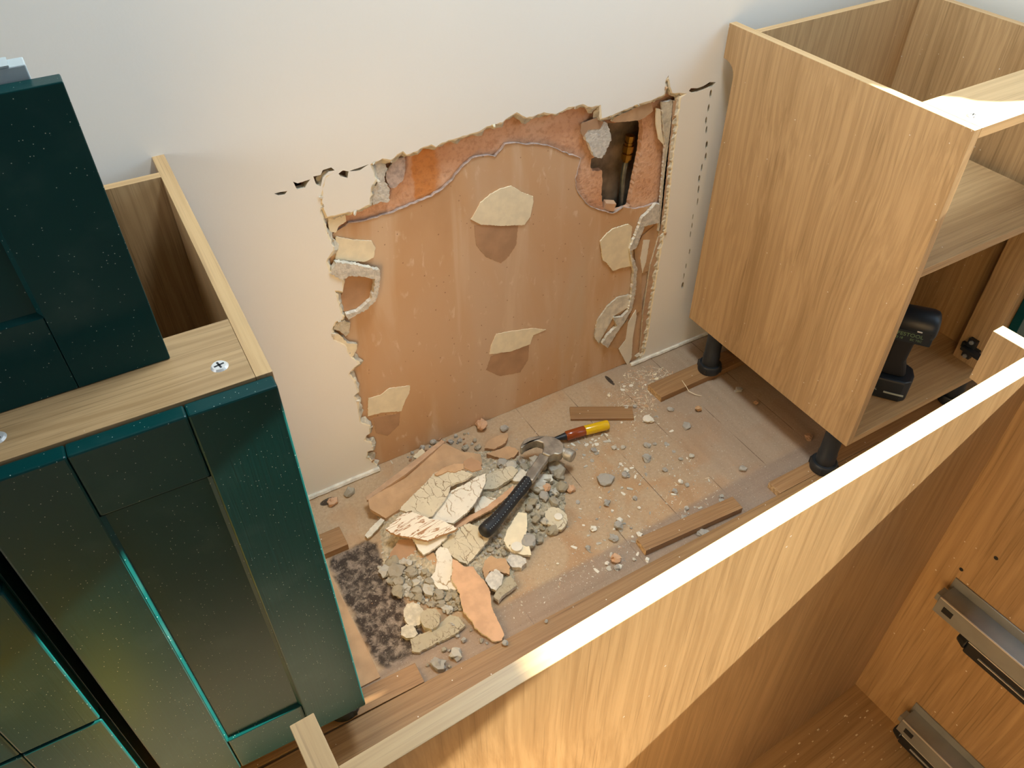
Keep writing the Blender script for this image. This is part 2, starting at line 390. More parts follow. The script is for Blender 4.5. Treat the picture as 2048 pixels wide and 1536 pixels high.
# ================================================================ THE ROOM
RX = 1.72; LX = -2.3; FY = -3.6; CH = 2.4
hole_px = [C4(635, 1100), C4(760, 1075), C4(885, 1020), C4(900, 880), C4(940, 800), C4(925, 740), C4(890, 660), C4(1000, 615), C4(1075, 620), C4(1190, 540), C4(1215, 575), C4(1310, 545),
           C4(1370, 510), C4(1440, 480), C4(1480, 510), C4(1530, 470), C4(1620, 440), C4(1750, 400), C4(1860, 370), C4(1930, 330), C4(2048, 290), C5(100, 470), C5(160, 420), C5(220, 385),
           C5(300, 435), C5(440, 390), C5(540, 400), C5(640, 350), C5(760, 320), C5(820, 345), C5(910, 325), C5(915, 440), C5(1000, 410), C5(1100, 370), C5(1210, 320), C5(1320, 290), C5(1380, 262),
           C5(1430, 240), C5(1440, 120), C5(1462, 85), C5(1478, 175), C5(1495, 228), C5(1615, 235), C5(1570, 262), C5(1540, 480), C5(1500, 800), C5(1470, 1100), C5(1440, 1380),
           C7(1585, 0), C7(1545, 230), C7(1500, 500), C7(1470, 720), C7(1430, 930), C7(1370, 1010)]
hole_r = WP(hole_px)
xl = hole_r[-1][0]
left_px = [(760, 937), C6(600, 1240), C6(615, 1200), C6(560, 1130), C6(570, 1320), C6(530, 1270), C6(535, 1240), C6(570, 1235), C6(560, 1190), C6(515, 1170), C6(530, 1140), C6(555, 1130)]
left_px = [(762, 937), C6(575, 1310), C6(530, 1275), C6(535, 1240), C6(572, 1232), C6(556, 1190), C6(515, 1172), C6(530, 1140), C6(552, 1128), C6(545, 1085), C6(490, 1060), C6(480, 1000), C6(470, 930), C6(450, 900), C6(478, 875),
           C6(455, 810), C6(420, 765), C6(440, 735), C6(485, 700), C6(460, 680), C6(425, 650), C6(400, 590), C6(325, 555), C6(318, 490), C6(340, 440), C6(385, 425), C6(372, 380), C6(335, 250), C6(385, 255), C6(378, 170), C6(300, 135), C6(280, 72), C6(325, 5),
           C4(560, 1400), C4(515, 1300), C4(500, 1270), C4(480, 1200), C4(450, 1080), C4(447, 950), C4(470, 860), C4(500, 770), C4(580, 735), C4(495, 790), C4(472, 880), C4(468, 960), C4(478, 1060), C4(510, 1130)]
hole = hole_r + [(xl, -0.004)] + WP([(762, 938)]) + WP(left_px[1:])
hole = [(x, max(z, -0.004)) for x, z in hole]
hole = rough_poly(hole, 0.006, 0.0022, 1)
hole = [(x, max(z, -0.004)) for x, z in hole]
slots = []
def slot(pts): slots.append(rough_poly(WP(pts), 0.004, 0.0003, len(slots)))
for cx, cy, L, w in ((1808, 235, 75, 16), (1790, 355, 75, 14), (1770, 455, 70, 13), (1773, 530, 70, 12), (1775, 655, 75, 16), (1767, 750, 70, 14), (1735, 840, 66, 11), (1714, 932, 66, 15), (1708, 1018, 70, 12), (1700, 1120, 66, 9),
                     (1662, 1243, 50, 7), (1655, 1315, 52, 8), (1642, 1387, 56, 7)):
    dx, dy = -0.13*L/2, L/2
    slot([C5(cx-dx, cy-dy), C5(cx+w*0.5-dx*0.5, cy-dy*0.5), C5(cx+w*0.5+dx*0.5, cy+dy*0.5), C5(cx+dx, cy+dy), C5(cx-w*0.5+dx*0.5, cy+dy*0.5), C5(cx-w*0.5-dx*0.5, cy-dy*0.5)])
for cx, cy, L, w in ((1798, 95, 52, 9), (1770, 212, 46, 7), (1752, 295, 56, 8), (1742, 372, 60, 16)):
    dx, dy = -0.15*L/2, L/2
    slot([C7(cx-dx, cy-dy), C7(cx+w*0.5-dx*0.5, cy-dy*0.5), C7(cx+w*0.5+dx*0.5, cy+dy*0.5), C7(cx+dx, cy+dy), C7(cx-w*0.5+dx*0.5, cy+dy*0.5), C7(cx-w*0.5-dx*0.5, cy-dy*0.5)])
slot([C5(1630, 212), C5(1645, 190), C5(1700, 190), C5(1750, 172), C5(1800, 140), C5(1850, 142), C5(1825, 172), C5(1790, 185), C5(1740, 205), C5(1700, 218), C5(1655, 228)])
slot([C4(35, 922), C4(95, 908), C4(155, 900), C4(130, 930), C4(75, 938)])
slot([C4(205, 815), C4(245, 832), C4(360, 795), C4(330, 835), C4(312, 868), C4(240, 886), C4(222, 850)])
slot([C4(385, 770), C4(450, 757), C4(470, 712), C4(545, 690), C4(575, 715), C4(520, 730), C4(470, 780), C4(450, 858), C4(410, 840)])
slot([C4(610, 745), C4(650, 715), C4(700, 725), C4(690, 785), C4(630, 770)])
slot([C4(705, 722), C4(800, 690), C4(880, 662), C4(800, 715), C4(760, 722)])
outer = [(LX, -0.012), (RX, -0.012), (RX, CH), (LX, CH)]
# keep the hole from touching slots: drop slot vertices that fall inside nothing, they were measured apart
wb = MB(); wb.slab(outer, [hole]+slots, XZ, 0.0, 0.0125, 0, 1)
wall_back = struct(wb.build('wall_back', ['wall', 'gypsum']))
# torn rim of the plasterboard: three rings stepping back into the hole
def ring(poly, offs, y):
    n = len(poly); out = []
    for i, p in enumerate(poly):
        a, b = Vector(poly[(i-2) % n]), Vector(poly[(i+2) % n]); d = b-a
        nn = Vector((-d.y, d.x)); nn = nn.normalized() if nn.length > 1e-9 else nn
        out.append((p[0]+nn.x*offs[i]*SGN, y, p[1]+nn.y*offs[i]*SGN))
    return out
area_s = sum(hole[i][0]*hole[(i+1) % len(hole)][1]-hole[(i+1) % len(hole)][0]*hole[i][1] for i in range(len(hole)))
SGN = 1 if area_s > 0 else -1
def fn(i, s, f): p = hole[i]; return 0.5+0.5*max(-1, min(1, 1.6*noise.noise(Vector((p[0]*f, p[1]*f, s)))))
N = len(hole)
r0 = ring(hole, [0]*N, 0.0)
r1 = ring(hole, [0.0008+0.0055*fn(i, 1, 130) for i in range(N)], 0.0015)
r2 = ring(hole, [0.002+0.011*fn(i, 2, 80) for i in range(N)], 0.006)
r3 = ring(hole, [0.002+0.017*fn(i, 3, 60) for i in range(N)], 0.0105)
r4 = ring(hole, [0.000+0.010*fn(i, 3, 35) for i in range(N)], 0.0128)
rim = MB()
for k, (a, b) in enumerate(((r0, r1), (r1, r2), (r2, r3), (r3, r4))):
    for i in range(N):
        j = (i+1) % N
        if min(a[i][2], a[j][2], b[i][2], b[j][2]) < 0.014: continue
        rim.add([a[i], a[j], b[j], b[i]], [(0, 1, 2, 3)], 0 if k == 0 else (1 if k < 3 else 2))
rim.build('torn_plaster_edge', ['cream', 'gypsum', 'slate'], wall_back)
fr_ = MB(); rf = random.Random(11)
for i in range(0, N, 2):
    x, z = hole[i]; 
    if z < 0.02 or (x > 0.9 and z < 0.6 and rf.random() < 0.6): continue
    if rf.random() < (0.75 if x < 0.3 else 0.40):
        a_, b_ = Vector(hole[i-1]), Vector(hole[(i+1) % N]); d = (b_-a_)
        if d.length < 1e-6: continue
        d.normalize(); nn = Vector((-d.y, d.x))*SGN; w = rf.uniform(0.003, 0.009); l = rf.uniform(0.003, 0.011); sk = rf.uniform(-0.004, 0.004); y0 = rf.choice((-0.0008, 0.003, 0.006, 0.009)); c0 = Vector((x, z))-nn*0.0008
        P4 = [c0-d*w*0.5, c0+d*w*0.5, c0+d*(w*0.35+sk)+nn*l*0.7, c0+d*sk+nn*l, c0-d*(w*0.3-sk)+nn*l*0.6]
        vs = [(p.x, y0+(0 if k < 2 else rf.uniform(-0.004, 0.003)), p.y) for k, p in enumerate(P4)]
        vs += [(v[0], v[1]+0.0018, v[2]) for v in vs]
        fr_.add(vs, [(0, 1, 2, 3, 4), (9, 8, 7, 6, 5), (1, 2, 7, 6), (2, 3, 8, 7), (3, 4, 9, 8), (4, 0, 5, 9)], rf.choice((0, 1, 1, 2, 3)))
o = fr_.build('torn_paper_fringe', ['cream', 'gypsum', 'gypsum_l', 'tan'], wall_back); o['kind'] = 'stuff'
# brown board behind, with the broken-out upper part
top_line = [C4(660, 1210), C4(700, 1185), C4(800, 1170), C4(950, 1130), C4(1100, 1080), C4(1250, 1020), C4(1400, 960), C4(1530, 880), C4(1620, 790), C4(1700, 690), C4(1790, 610), C4(1900, 580), C4(2000, 590),
            C5(120, 650), C5(200, 640), C5(300, 650), C5(400, 645), C5(500, 668), C5(600, 710), C5(740, 765), C5(715, 850), C5(695, 930), C5(705, 1010), C5(750, 1090), C5(820, 1160), C5(900, 1185), C5(1010, 1215), C5(1090, 1160),
            C5(1170, 1180), C5(1260, 1165), C5(1330, 1140), C5(1375, 1130)]
tl = WP(top_line, 0.0135)
tl = rough_poly(tl, 0.008, 0.003, 5, closed=False)+[tl[-1]]
right = WP([C5(1380, 1400), C7(1560, 300), (1300, 715)], 0.0135)
brown = tl+[(right[0][0]+0.02, right[0][1]), (right[1][0]+0.02, right[1][1]), (1.06, 0.02), (1.06, 0.001), (0.20, 0.001), (0.19, 0.2), (0.17, 0.45), (0.195, 0.62)]
bb = MB(); bb.slab(brown, [], XZ, 0.0135, 0.019, 0, 1)
bb.build('backing_board', ['brown', 'slate'], wall_back)
cav = WP([C5(965, 480), C5(1040, 470), C5(1120, 455), C5(1245, 440), C5(1250, 560), C5(1235, 700), C5(1205, 850), C5(1165, 1050), C5(1140, 1165), C5(1060, 1190), C5(1020, 1210), C5(925, 1170), C5(915, 1060), C5(920, 950), C5(918, 865),
          C5(840, 870), C5(820, 820), C5(830, 770), C5(900, 720), C5(960, 600)], 0.02)
cav = rough_poly(cav, 0.005, 0.002, 3)
fb = MB(); fb.slab([(0.20, 0.5), (1.075, 0.45), (1.075, 0.80), (0.20, 0.80)], [cav], XZ, 0.020, 0.034, 0, 1)
fb.build('fibre_board', ['fibre', 'fibre'], wall_back)
MB().box(LX, RX, 0.066, 0.09, 0, CH).build('cavity_back', 'cavity', wall_back)
# gathered paper line between the boards
pl = MB(); pts = [(x, 0.0128, z) for x, z in tl[:-12]]
pl.tube(pts, [0.0009+0.0022*abs(noise.noise(Vector((p[0]*60, p[2]*60, 3)))) for p in pts], 6, 0)
pl.build('torn_paper_line', 'slate', wall_back)

def patch(name, px, mat, y=0.0135, th=0.0012, amp=0.0015, side=None, seg=0.0032, seed=0, parent=wall_back):
    p = rough_poly(WP(px, y), seg, amp, seed)
    b = MB(); b.slab(p, [], XZ, y-th, y, 0, 1 if side else 0, back=False)
    o = b.build(name, [mat, side] if side else [mat], parent); return o
patch('paper_patch', [(941, 438), (948, 428), (960, 405), (980, 388), (1000, 377), (1022, 371), (1046, 385), (1065, 392), (1066, 402), (1060, 432), (1048, 449), (1025, 450), (1000, 451), (960, 448)], 'cream', 0.0135, 0.0022, 0.0012)['label'] = 'cream fan-shaped scrap of paper, highest on the brown board'
patch('stained_patch', [(948, 450), (1036, 450), (1032, 490), (1018, 512), (1002, 526), (972, 514), (952, 490)], 'stain', 0.0135, 0.0004)
patch('paper_patch', [(979, 708), (982, 690), (992, 668), (1010, 664), (1062, 656), (1092, 659), (1066, 670), (1060, 688), (1020, 703)], 'cream', 0.0135, 0.0012, 0.0015)
patch('stained_patch', [(982, 712), (1058, 690), (1056, 720), (1040, 745), (1000, 752), (972, 740)], 'stain', 0.0135, 0.0004)
patch('paper_patch', [(735, 832), (736, 796), (760, 790), (778, 776), (820, 771), (818, 785), (810, 800), (802, 822), (765, 824)], 'cream', 0.0135, 0.0016, 0.0015)
patch('stained_patch', [(745, 836), (800, 826), (798, 850), (775, 872), (752, 866)], 'stain', 0.0135, 0.0004)
patch('paper_patch', [(671, 472), (700, 478), (742, 481), (750, 494), (746, 514), (728, 522), (670, 520)], 'cream', 0.0130, 0.0030, 0.0012)
patch('paper_patch', [C5(925, 1370), C5(1000, 1360), C4(2048, 1000)], 'cream', 0.0135, 0.0006) if False else None
patch('paper_patch', [(1199, 482), (1213, 466), (1226, 456), (1256, 447), (1263, 452), (1260, 480), (1265, 500), (1262, 531), (1240, 535), (1225, 541), (1215, 528), (1204, 518)], 'cream', 0.0125, 0.003, 0.0016)
patch('paper_patch', [(1187, 672), (1193, 640), (1213, 611), (1233, 594), (1257, 588), (1256, 612), (1226, 630), (1205, 668), (1196, 686)], 'gypsum_l', 0.0125, 0.004, 0.002, 'gypsum')
patch('paper_patch', [C7(1110, 870), C7(1180, 760), C7(1270, 660), C7(1290, 640), C7(1270, 800), C7(1210, 880)], 'tan', 0.0125, 0.004, 0.0015, 'gypsum_l')
patch('torn_plaster_ribbon', [C5(1340, 1130), C5(1372, 1130), C5(1368, 1280), C5(1250, 1310), C5(1185, 1480), C7(1300, 80), C7(1355, 220), C7(1340, 420), C7(1310, 560), C7(1250, 660), C7(1180, 760), C7(1115, 870), C7(1065, 835), C7(1120, 760), C7(1190, 690),
       C7(1160, 620), C7(1230, 620), C7(1285, 560), C7(1310, 430), C7(1325, 250), C7(1290, 60), C5(1170, 1400), C5(1225, 1250)], 'gypsum_g', 0.012, 0.008, 0.003, 'gypsum_l')
patch('paper_layer', [C5(1368, 1290), C5(1440, 1290), C7(1560, 0), C7(1540, 230), C7(1400, 260), C7(1400, 560), C7(1350, 600), C7(1300, 640), C7(1345, 420), C7(1358, 240), C7(1340, 80), C5(1240, 1400)], 'tan', 0.0128, 0.003, 0.001)
patch('paint_sliver', [C7(1420, 0), C7(1470, 0), C7(1440, 180), C7(1410, 270), C7(1395, 150)], 'white_flake', 0.0098, 0.001, 0.001)
patch('paint_sliver', [C7(1355, 570), C7(1362, 620), C7(1330, 800), C7(1320, 960), C7(1290, 1030), C7(1235, 930), C7(1215, 890), C7(1270, 820), C7(1290, 680)], 'white_flake', 0.010, 0.002, 0.001)
patch('torn_edge_strip', [C5(1490, 290), C5(1560, 270), C5(1530, 480), C5(1490, 800), C5(1462, 1100), C5(1432, 1380), C7(1570, 0), C7(1535, 230), C7(1490, 500), C7(1460, 720), C7(1420, 950), C7(1380, 1000), C7(1410, 600), C7(1470, 200),
       C5(1375, 1400), C5(1420, 900), C5(1470, 500)], 'tan_edge', 0.010, 0.004, 0.001, 'gypsum')
patch('torn_edge_strip', [C5(1395, 300), C5(1480, 280), C5(1475, 450), C5(1430, 900), C5(1380, 1350), C5(1362, 1350), C5(1400, 900), C5(1420, 640), C5(1400, 420)], 'gypsum', 0.012, 0.006, 0.0018, 'gypsum_g')
patch('paper_patch', [C5(1355, 350), C5(1392, 360), C5(1400, 520), C5(1420, 655), C5(1372, 600), C5(1352, 480)], 'cream', 0.012, 0.0025, 0.001)
patch('paper_patch', [C5(985, 455), C5(1010, 418), C5(1100, 380), C5(1200, 330), C5(1310, 300), C5(1320, 370), C5(1260, 420), C5(1200, 445), C5(1050, 460)], 'tan', 0.012, 0.006, 0.001, 'cream')
patch('torn_plaster_flap', [C5(745, 475), C5(870, 430), C5(935, 460), C5(960, 520), C5(970, 590), C5(930, 690), C5(890, 750), C5(830, 730), C5(790, 640), C5(745, 560)], 'gypsum_g', 0.018, 0.010, 0.003, 'gypsum_l')
patch('paper_patch', [C5(745, 478), C5(870, 432), C5(930, 462), C5(900, 520), C5(800, 530), C5(760, 590), C5(740, 540)], 'stain', 0.008, 0.001, 0.001)
patch('torn_plaster_flap', [C4(890, 680), C4(930, 640), C4(1010, 625), C4(1030, 700), C4(1000, 760), C4(1050, 870), C4(1040, 980), C4(960, 990), C4(905, 1010), C4(900, 900), C4(950, 790), C4(930, 730)], 'gypsum_g', 0.014, 0.007, 0.003, 'gypsum')
patch('torn_plaster_flap', [C4(1030, 720), C4(1100, 620), C4(1195, 590), C4(1200, 700), C4(1180, 800), C4(1100, 870), C4(1060, 860), C4(1030, 780)], 'slate', 0.013, 0.003, 0.002, 'gypsum_l')
patch('paper_patch', [C4(510, 1130), C4(600, 1075), C4(665, 1110), C4(672, 1160), C4(600, 1210), C4(580, 1260), C4(520, 1255)], 'cream', 0.011, 0.004, 0.001)
# the plaster tongue curling off the left edge, and its grey paper outline
patch('torn_plaster_flap', [C6(330, 60), C6(400, 65), C6(470, 80), C6(540, 95), C6(600, 108), C6(600, 190), C6(580, 290), C6(520, 350), C6(440, 390), C6(410, 410), C6(395, 380), C6(470, 355), C6(545, 290), C6(568, 200), C6(570, 165),
       C6(500, 145), C6(400, 145), C6(370, 170), C6(300, 130)], 'gypsum_g', 0.008, 0.011, 0.003, 'gypsum_l')
patch('paper_patch', [C6(380, 150), C6(500, 145), C6(566, 165), C6(565, 205), C6(545, 290), C6(470, 355), C6(390, 375), C6(365, 290), C6(385, 250)], 'stain', 0.0085, 0.002, 0.001)
patch('paper_patch', [C6(320, 490), C6(360, 510), C6(408, 560), C6(465, 565), C6(462, 600), C6(440, 640), C6(420, 650), C6(395, 595), C6(330, 555)], 'cream', 0.009, 0.008, 0.0015, 'gypsum')
patch('torn_plaster_flap', [C6(340, 440), C6(390, 425), C6(425, 440), C6(420, 500), C6(400, 520), C6(360, 490), C6(322, 480)], 'gypsum', 0.006, 0.005, 0.002)

# other walls, floor, ceiling
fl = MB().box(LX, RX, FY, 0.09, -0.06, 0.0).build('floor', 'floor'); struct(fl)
struct(MB().box(LX-0.1, RX+0.1, FY-0.1, 0.19, CH, CH+0.1).build('ceiling', 'room'))
YZ = lambda u, v, w: (w, u, v)
lw = MB(); lw.slab([(FY, 0), (0.09, 0), (0.09, CH), (FY, CH)], [[(-1.3, 0.95), (-0.2, 0.95), (-0.2, 1.9), (-1.3, 1.9)]], YZ, LX-0.10, LX)
struct(lw.build('wall_left', 'room'))
YZ = lambda u, v, w: (w, u, v)
win = [(-1.9, 1.085), (-0.395, 1.085), (-0.395, 1.985), (-1.9, 1.985)]
rw = MB(); rw.slab([(FY, 0), (0.09, 0), (0.09, CH), (FY, CH)], [win], YZ, RX, RX+0.10)
struct(rw.build('wall_right', 'wall'))
wf = MB(); wf.slab([(-1.91, 1.075), (-0.385, 1.075), (-0.385, 1.995), (-1.91, 1.995)], [[(-1.85, 1.09), (-0.40, 1.09), (-0.40, 1.965), (-1.85, 1.965)]], YZ, RX+0.03, RX+0.09)
struct(wf.build('window_1', 'pvc', bevel=0.002))
def sill_thing(prof, label, name, cat):  # unseen shapes added on the sill to cut the sun patch
    b = MB(); b.slab(prof, [], YZ, RX+0.012, RX+0.028); c = (RX+0.02, sum(p[0] for p in prof)/len(prof), 1.0852)
    tag(b.build(name, 'gypsum_l', origin=c, bevel=0.004), label, cat)
sill_thing([(-0.397, 1.0852), (-0.603, 1.0852), (-0.595, 1.12), (-0.568, 1.15), (-0.552, 1.175), (-0.53, 1.195), (-0.51, 1.20), (-0.49, 1.215), (-0.45, 1.235), (-0.42, 1.25), (-0.397, 1.255)], 'unseen rounded shape added in the window corner to block the sun', 'corner_sun_blocker', 'sheet')
sill_thing([(-0.608, 1.0852), (-0.775, 1.0852), (-0.78, 1.245), (-0.77, 1.258), (-0.62, 1.262), (-0.61, 1.25)], 'unseen upright shape added on the window sill to block the sun', 'sill_sun_blocker', 'board')
fwl = MB(); fwl.slab([(LX, 0), (RX, 0), (RX, CH), (LX, CH)], [[(-1.5, 0.02), (1.1, 0.02), (1.1, 2.1), (-1.5, 2.1)]], XZ, FY-0.1, FY)
struct(fwl.build('wall_front', 'room'))
pd = MB(); pd.slab([(-1.52, 0.0), (1.12, 0.0), (1.12, 2.12), (-1.52, 2.12)], [[(-1.45, 0.06), (-0.23, 0.06), (-0.23, 2.05), (-1.45, 2.05)], [(-0.17, 0.06), (1.05, 0.06), (1.05, 2.05), (-0.17, 2.05)]], XZ, FY-0.08, FY-0.03)
struct(pd.build('door_1', 'pvc', bevel=0.002))
# crusty sealant bead left along the foot of the wall
def bead(name, x0, x1, r):
    b = MB(); n = int((x1-x0)/0.008)
    pts = [(x0+(x1-x0)*i/n, -0.001-0.002*abs(noise.noise(Vector((i*0.3, 0, r)))), 0.004+0.0008*noise.noise(Vector((i*0.2, 5, r)))) for i in range(n+1)]
    b.tube(pts, [r*(0.8+0.15*abs(noise.noise(Vector((i*0.25, 9, 1))))) for i in range(n+1)], 7)
    o = b.build(name, 'gypsum_l'); return struct(o)
bead('trim_1', -0.2, WP([(758, 938)])[0][0], 0.008)
bead('trim_2', 0.965, 1.70, 0.007)

# ================================================================ CABINETS
T = 0.018; BZ = 0.1385; HZ = 0.8585
def side_panel(x, mat, parent, name='side_panel', h0=BZ, h1=HZ, D=0.562, tab=0.069, nb=0.036):
    r = nb*0.95
    prof = [(0, h1), (-D, h1), (-D, h0), (-nb, h0)]
    zc = h1-tab
    for k in range(7):
        a = math.pi/2*k/6
        prof.append((-nb+0+(nb)*(1-math.cos(a)) if False else -nb*(1-math.sin(a)**1.0)*1.0 if False else -nb+nb*(1-math.cos(a)), zc-0.028+0.028*math.sin(a)))
    b = MB(); b.slab(prof, [], YZ, x, x+T)
    return b.build(name, [mat], parent, bevel=0.0006)
def screw(parent, x, y, z, rot=0.4):
    b = MB(); b.tube([(x, y, z), (x, y, z+0.0022)], [0.0095, 0.0075], 20, 0)
    c, s = math.cos(rot), math.sin(rot)
    for a, q in ((0.0055, 0.0011), (0.0011, 0.0055)):
        pts = [(-a, -q), (a, -q), (a, q), (-a, q)]
        b.slab([(x+c*u-s*v, y+s*u+c*v) for u, v in pts], [], XY, z+0.00225, z+0.0024, 1)
    o = b.build('screw_head', ['zinc_b', 'black_plastic'], parent, smooth=False); o['label'] = 'cross-head steel screw'; return o
def leg(parent, x, y, top, z0=0.018):
    b = MB(); r = 0.020
    b.tube([(x, y, z0), (x, y, z0+0.006), (x, y, z0+0.0065), (x, y, z0+0.020), (x, y, z0+0.024)], [0.029, 0.030, 0.030, 0.030, 0.027], 28)
    b.tube([(x, y, z0+0.022), (x, y, z0+0.05), (x, y, z0+0.052), (x, y, top)], [0.0215, 0.0215, r, r], 28)
    for k in range(4):
        a = k*math.pi/2+0.5; cx, cy = x+0.0285*math.cos(a), y+0.0285*math.sin(a)
        b.box(cx-0.003, cx+0.003, cy-0.003, cy+0.003, z0+0.003, z0+0.021)
    return b.build('leg', 'black_plastic', parent, smooth=True)

# ---- right base cabinet
R = empty('base_cabinet', (1.1031, -0.009, 0), 0.0034)
tag(R, 'open oak base cabinet on black legs at the right, with a shelf inside', 'cabinet')
side_panel(0, 'oak_z', R); side_panel(0.482, 'oak_z', R)
MB().box(T, 0.482, -0.0705, -0.0545, BZ, HZ).build('back_panel', 'oak_z', R, bevel=0.0005)
MB().box(T, 0.482, -0.562, -0.0705, BZ, BZ+T).build('bottom_panel', 'oak_x', R, bevel=0.0005)
MB().box(T+0.0003, 0.4817, -0.562, -0.449, HZ-T, HZ).build('front_rail', 'oak_edge', R, bevel=0.0005)
MB().box(T+0.0003, 0.451, -0.560, -0.0705, 0.572, 0.590).build('shelf', 'oak_x', R, bevel=0.0006)
MB().box(0.433, 0.451, -0.5615, -0.489, BZ+T, HZ-T).build('corner_post', 'oak_z', R, bevel=0.0006)
MB().box(0.451, 0.4817, -0.5615, -0.5435, BZ+T, HZ-T).build('corner_filler', 'oak_z', R)
for dx, dy in ((0.018, -0.518), (0.018, -0.122), (0.46, -0.518), (0.46, -0.122)): leg(R, dx, dy, BZ)
screw(R, 0.044, -0.526, HZ); screw(R, 0.46, -0.526, HZ)
hg = MB()
hg.box(0.424, 0.4328, -0.545, -0.500, 0.196, 0.210); hg.box(0.420, 0.4328, -0.532, -0.512, 0.178, 0.230)
hg.tube([(0.4328, -0.522, 0.184), (0.416, -0.522, 0.184)], [0.006, 0.005], 12, 1); hg.tube([(0.4328, -0.522, 0.224), (0.416, -0.522, 0.224)], [0.006, 0.005], 12, 1)
hg.box(0.410, 0.424, -0.556, -0.508, 0.198, 0.208, 0)
hg.build('hinge_plate', ['black_plastic', 'zinc'], R, bevel=0.001)
fp = MB().box(0.4565, 0.598, -0.584, -0.5635, BZ+0.003, HZ-0.003).build('filler_door', 'green', R, bevel=0.0015)
fp['label'] = 'dark green blank panel at the corner'

# ---- shaker fronts
def chamfer(xa, xb, za, zb, y0, y1, w=0.0046):
    o_ = [(xa, y0+0.0004, za), (xb, y0+0.0004, za), (xb, y0+0.0004, zb), (xa, y0+0.0004, zb)]
    i_ = [(xa+w, y1-0.0002, za+w), (xb-w, y1-0.0002, za+w), (xb-w, y1-0.0002, zb-w), (xa+w, y1-0.0002, zb-w)]
    return MB().add(o_+i_, [(k, (k+1) % 4, 4+(k+1) % 4, 4+k) for k in range(4)])
def shaker(name, parent, x0, x1, z0, z1, yb, th=0.020, fr=0.092, rec=0.0055, bev=0.0024):
    """front face at yb-th; stiles, rails and a recessed panel"""
    yf = yb-th; g = 0.0004
    root = MB().box(x0+fr-0.006, x1-fr+0.006, yf+rec, yb-0.004, z0+fr-0.006, z1-fr+0.006).build(name, 'green', parent)
    for a, b in ((x0, x0+fr), (x1-fr, x1)): MB().box(a, b, yf, yb, z0, z1).build('stile', 'green', root, bevel=bev)
    chamfer(x0+fr-0.0006, x1-fr+0.0006, z0+fr-0.0006, z1-fr+0.0006, yf, yf+rec).build('inner_chamfer', 'green', root)
    for a, b in ((z0, z0+fr), (z1-fr, z1)): MB().box(x0+fr+g, x1-fr-g, yf+0.0003, yb, a, b).build('rail', 'green_x', root, bevel=bev)
    return root
# ---- left base cabinet with green door
Lc = empty('base_cabinet', (0, 0.0004, -0.003), -0.0211)
tag(Lc, 'narrow oak base cabinet at the left, its green shaker door closed, open at the top', 'cabinet')
side_panel(-T, 'oak_z', Lc); side_panel(-0.300, 'oak_z', Lc)
for ob in list(Lc.children): ob.data.materials.clear(); ob.data.materials.append(M['oak_z'])
MB().box(-0.282, -T, -0.0705, -0.0545, BZ, HZ).build('back_panel', 'oak_z', Lc, bevel=0.0005)
MB().box(-0.282, -T, -0.562, -0.0705, BZ, BZ+T).build('bottom_panel', 'oak_x', Lc)
MB().box(-0.2817, -T-0.0003, -0.562, -0.449, HZ-T, HZ).build('front_rail', 'oak_x', Lc, bevel=0.0005)
for dx, dy in ((-0.03, -0.505), (-0.03, -0.122), (-0.27, -0.505), (-0.27, -0.122)): leg(Lc, dx, dy, BZ, 0.021)
screw(Lc, -0.047, -0.527, HZ, 0.2); screw(Lc, -0.262, -0.527, HZ, 0.9)
dr = shaker('door', Lc, -0.2985, -0.0015, BZ+0.002, HZ-0.0025, -0.5635)
# ---- drawer cabinet beyond it
L2 = empty('drawer_cabinet', (-0.3165*math.cos(-0.0211), 0.0004-0.3165*math.sin(-0.0211)-0.002, -0.003), -0.0211)
tag(L2, 'green fronted drawer cabinet at the far left edge, beyond a dark gap', 'cabinet')
side_panel(-T, 'green', L2, name='gap_shade_panel'); side_panel(-0.6, 'oak_z', L2)  # right side coloured dark green so the gap beside it reads as shade
MB().box(-0.582, -T, -0.0705, -0.0545, BZ, HZ).build('back_panel', 'oak_z', L2)
MB().box(-0.582, -T, -0.562, -0.0705, BZ, BZ+T).build('bottom_panel', 'oak_x', L2)
MB().box(-0.5817, -T-0.0003, -0.562, -0.449, HZ-T, HZ).build('front_rail', 'oak_x', L2)
for dx, dy in ((-0.03, -0.505), (-0.03, -0.122), (-0.57, -0.505), (-0.57, -0.122)): leg(L2, dx, dy, BZ, 0.021)
MB().box(-0.5985, -0.0015, -0.5835, -0.5635, 0.7165, HZ-0.0025).build('drawer_front', 'green_x', L2, bevel=0.0015)
shaker('drawer_front', L2, -0.5985, -0.0015, 0.430, 0.7125, -0.5635)
shaker('drawer_front', L2, -0.5985, -0.0015, BZ+0.002, 0.426, -0.5635)

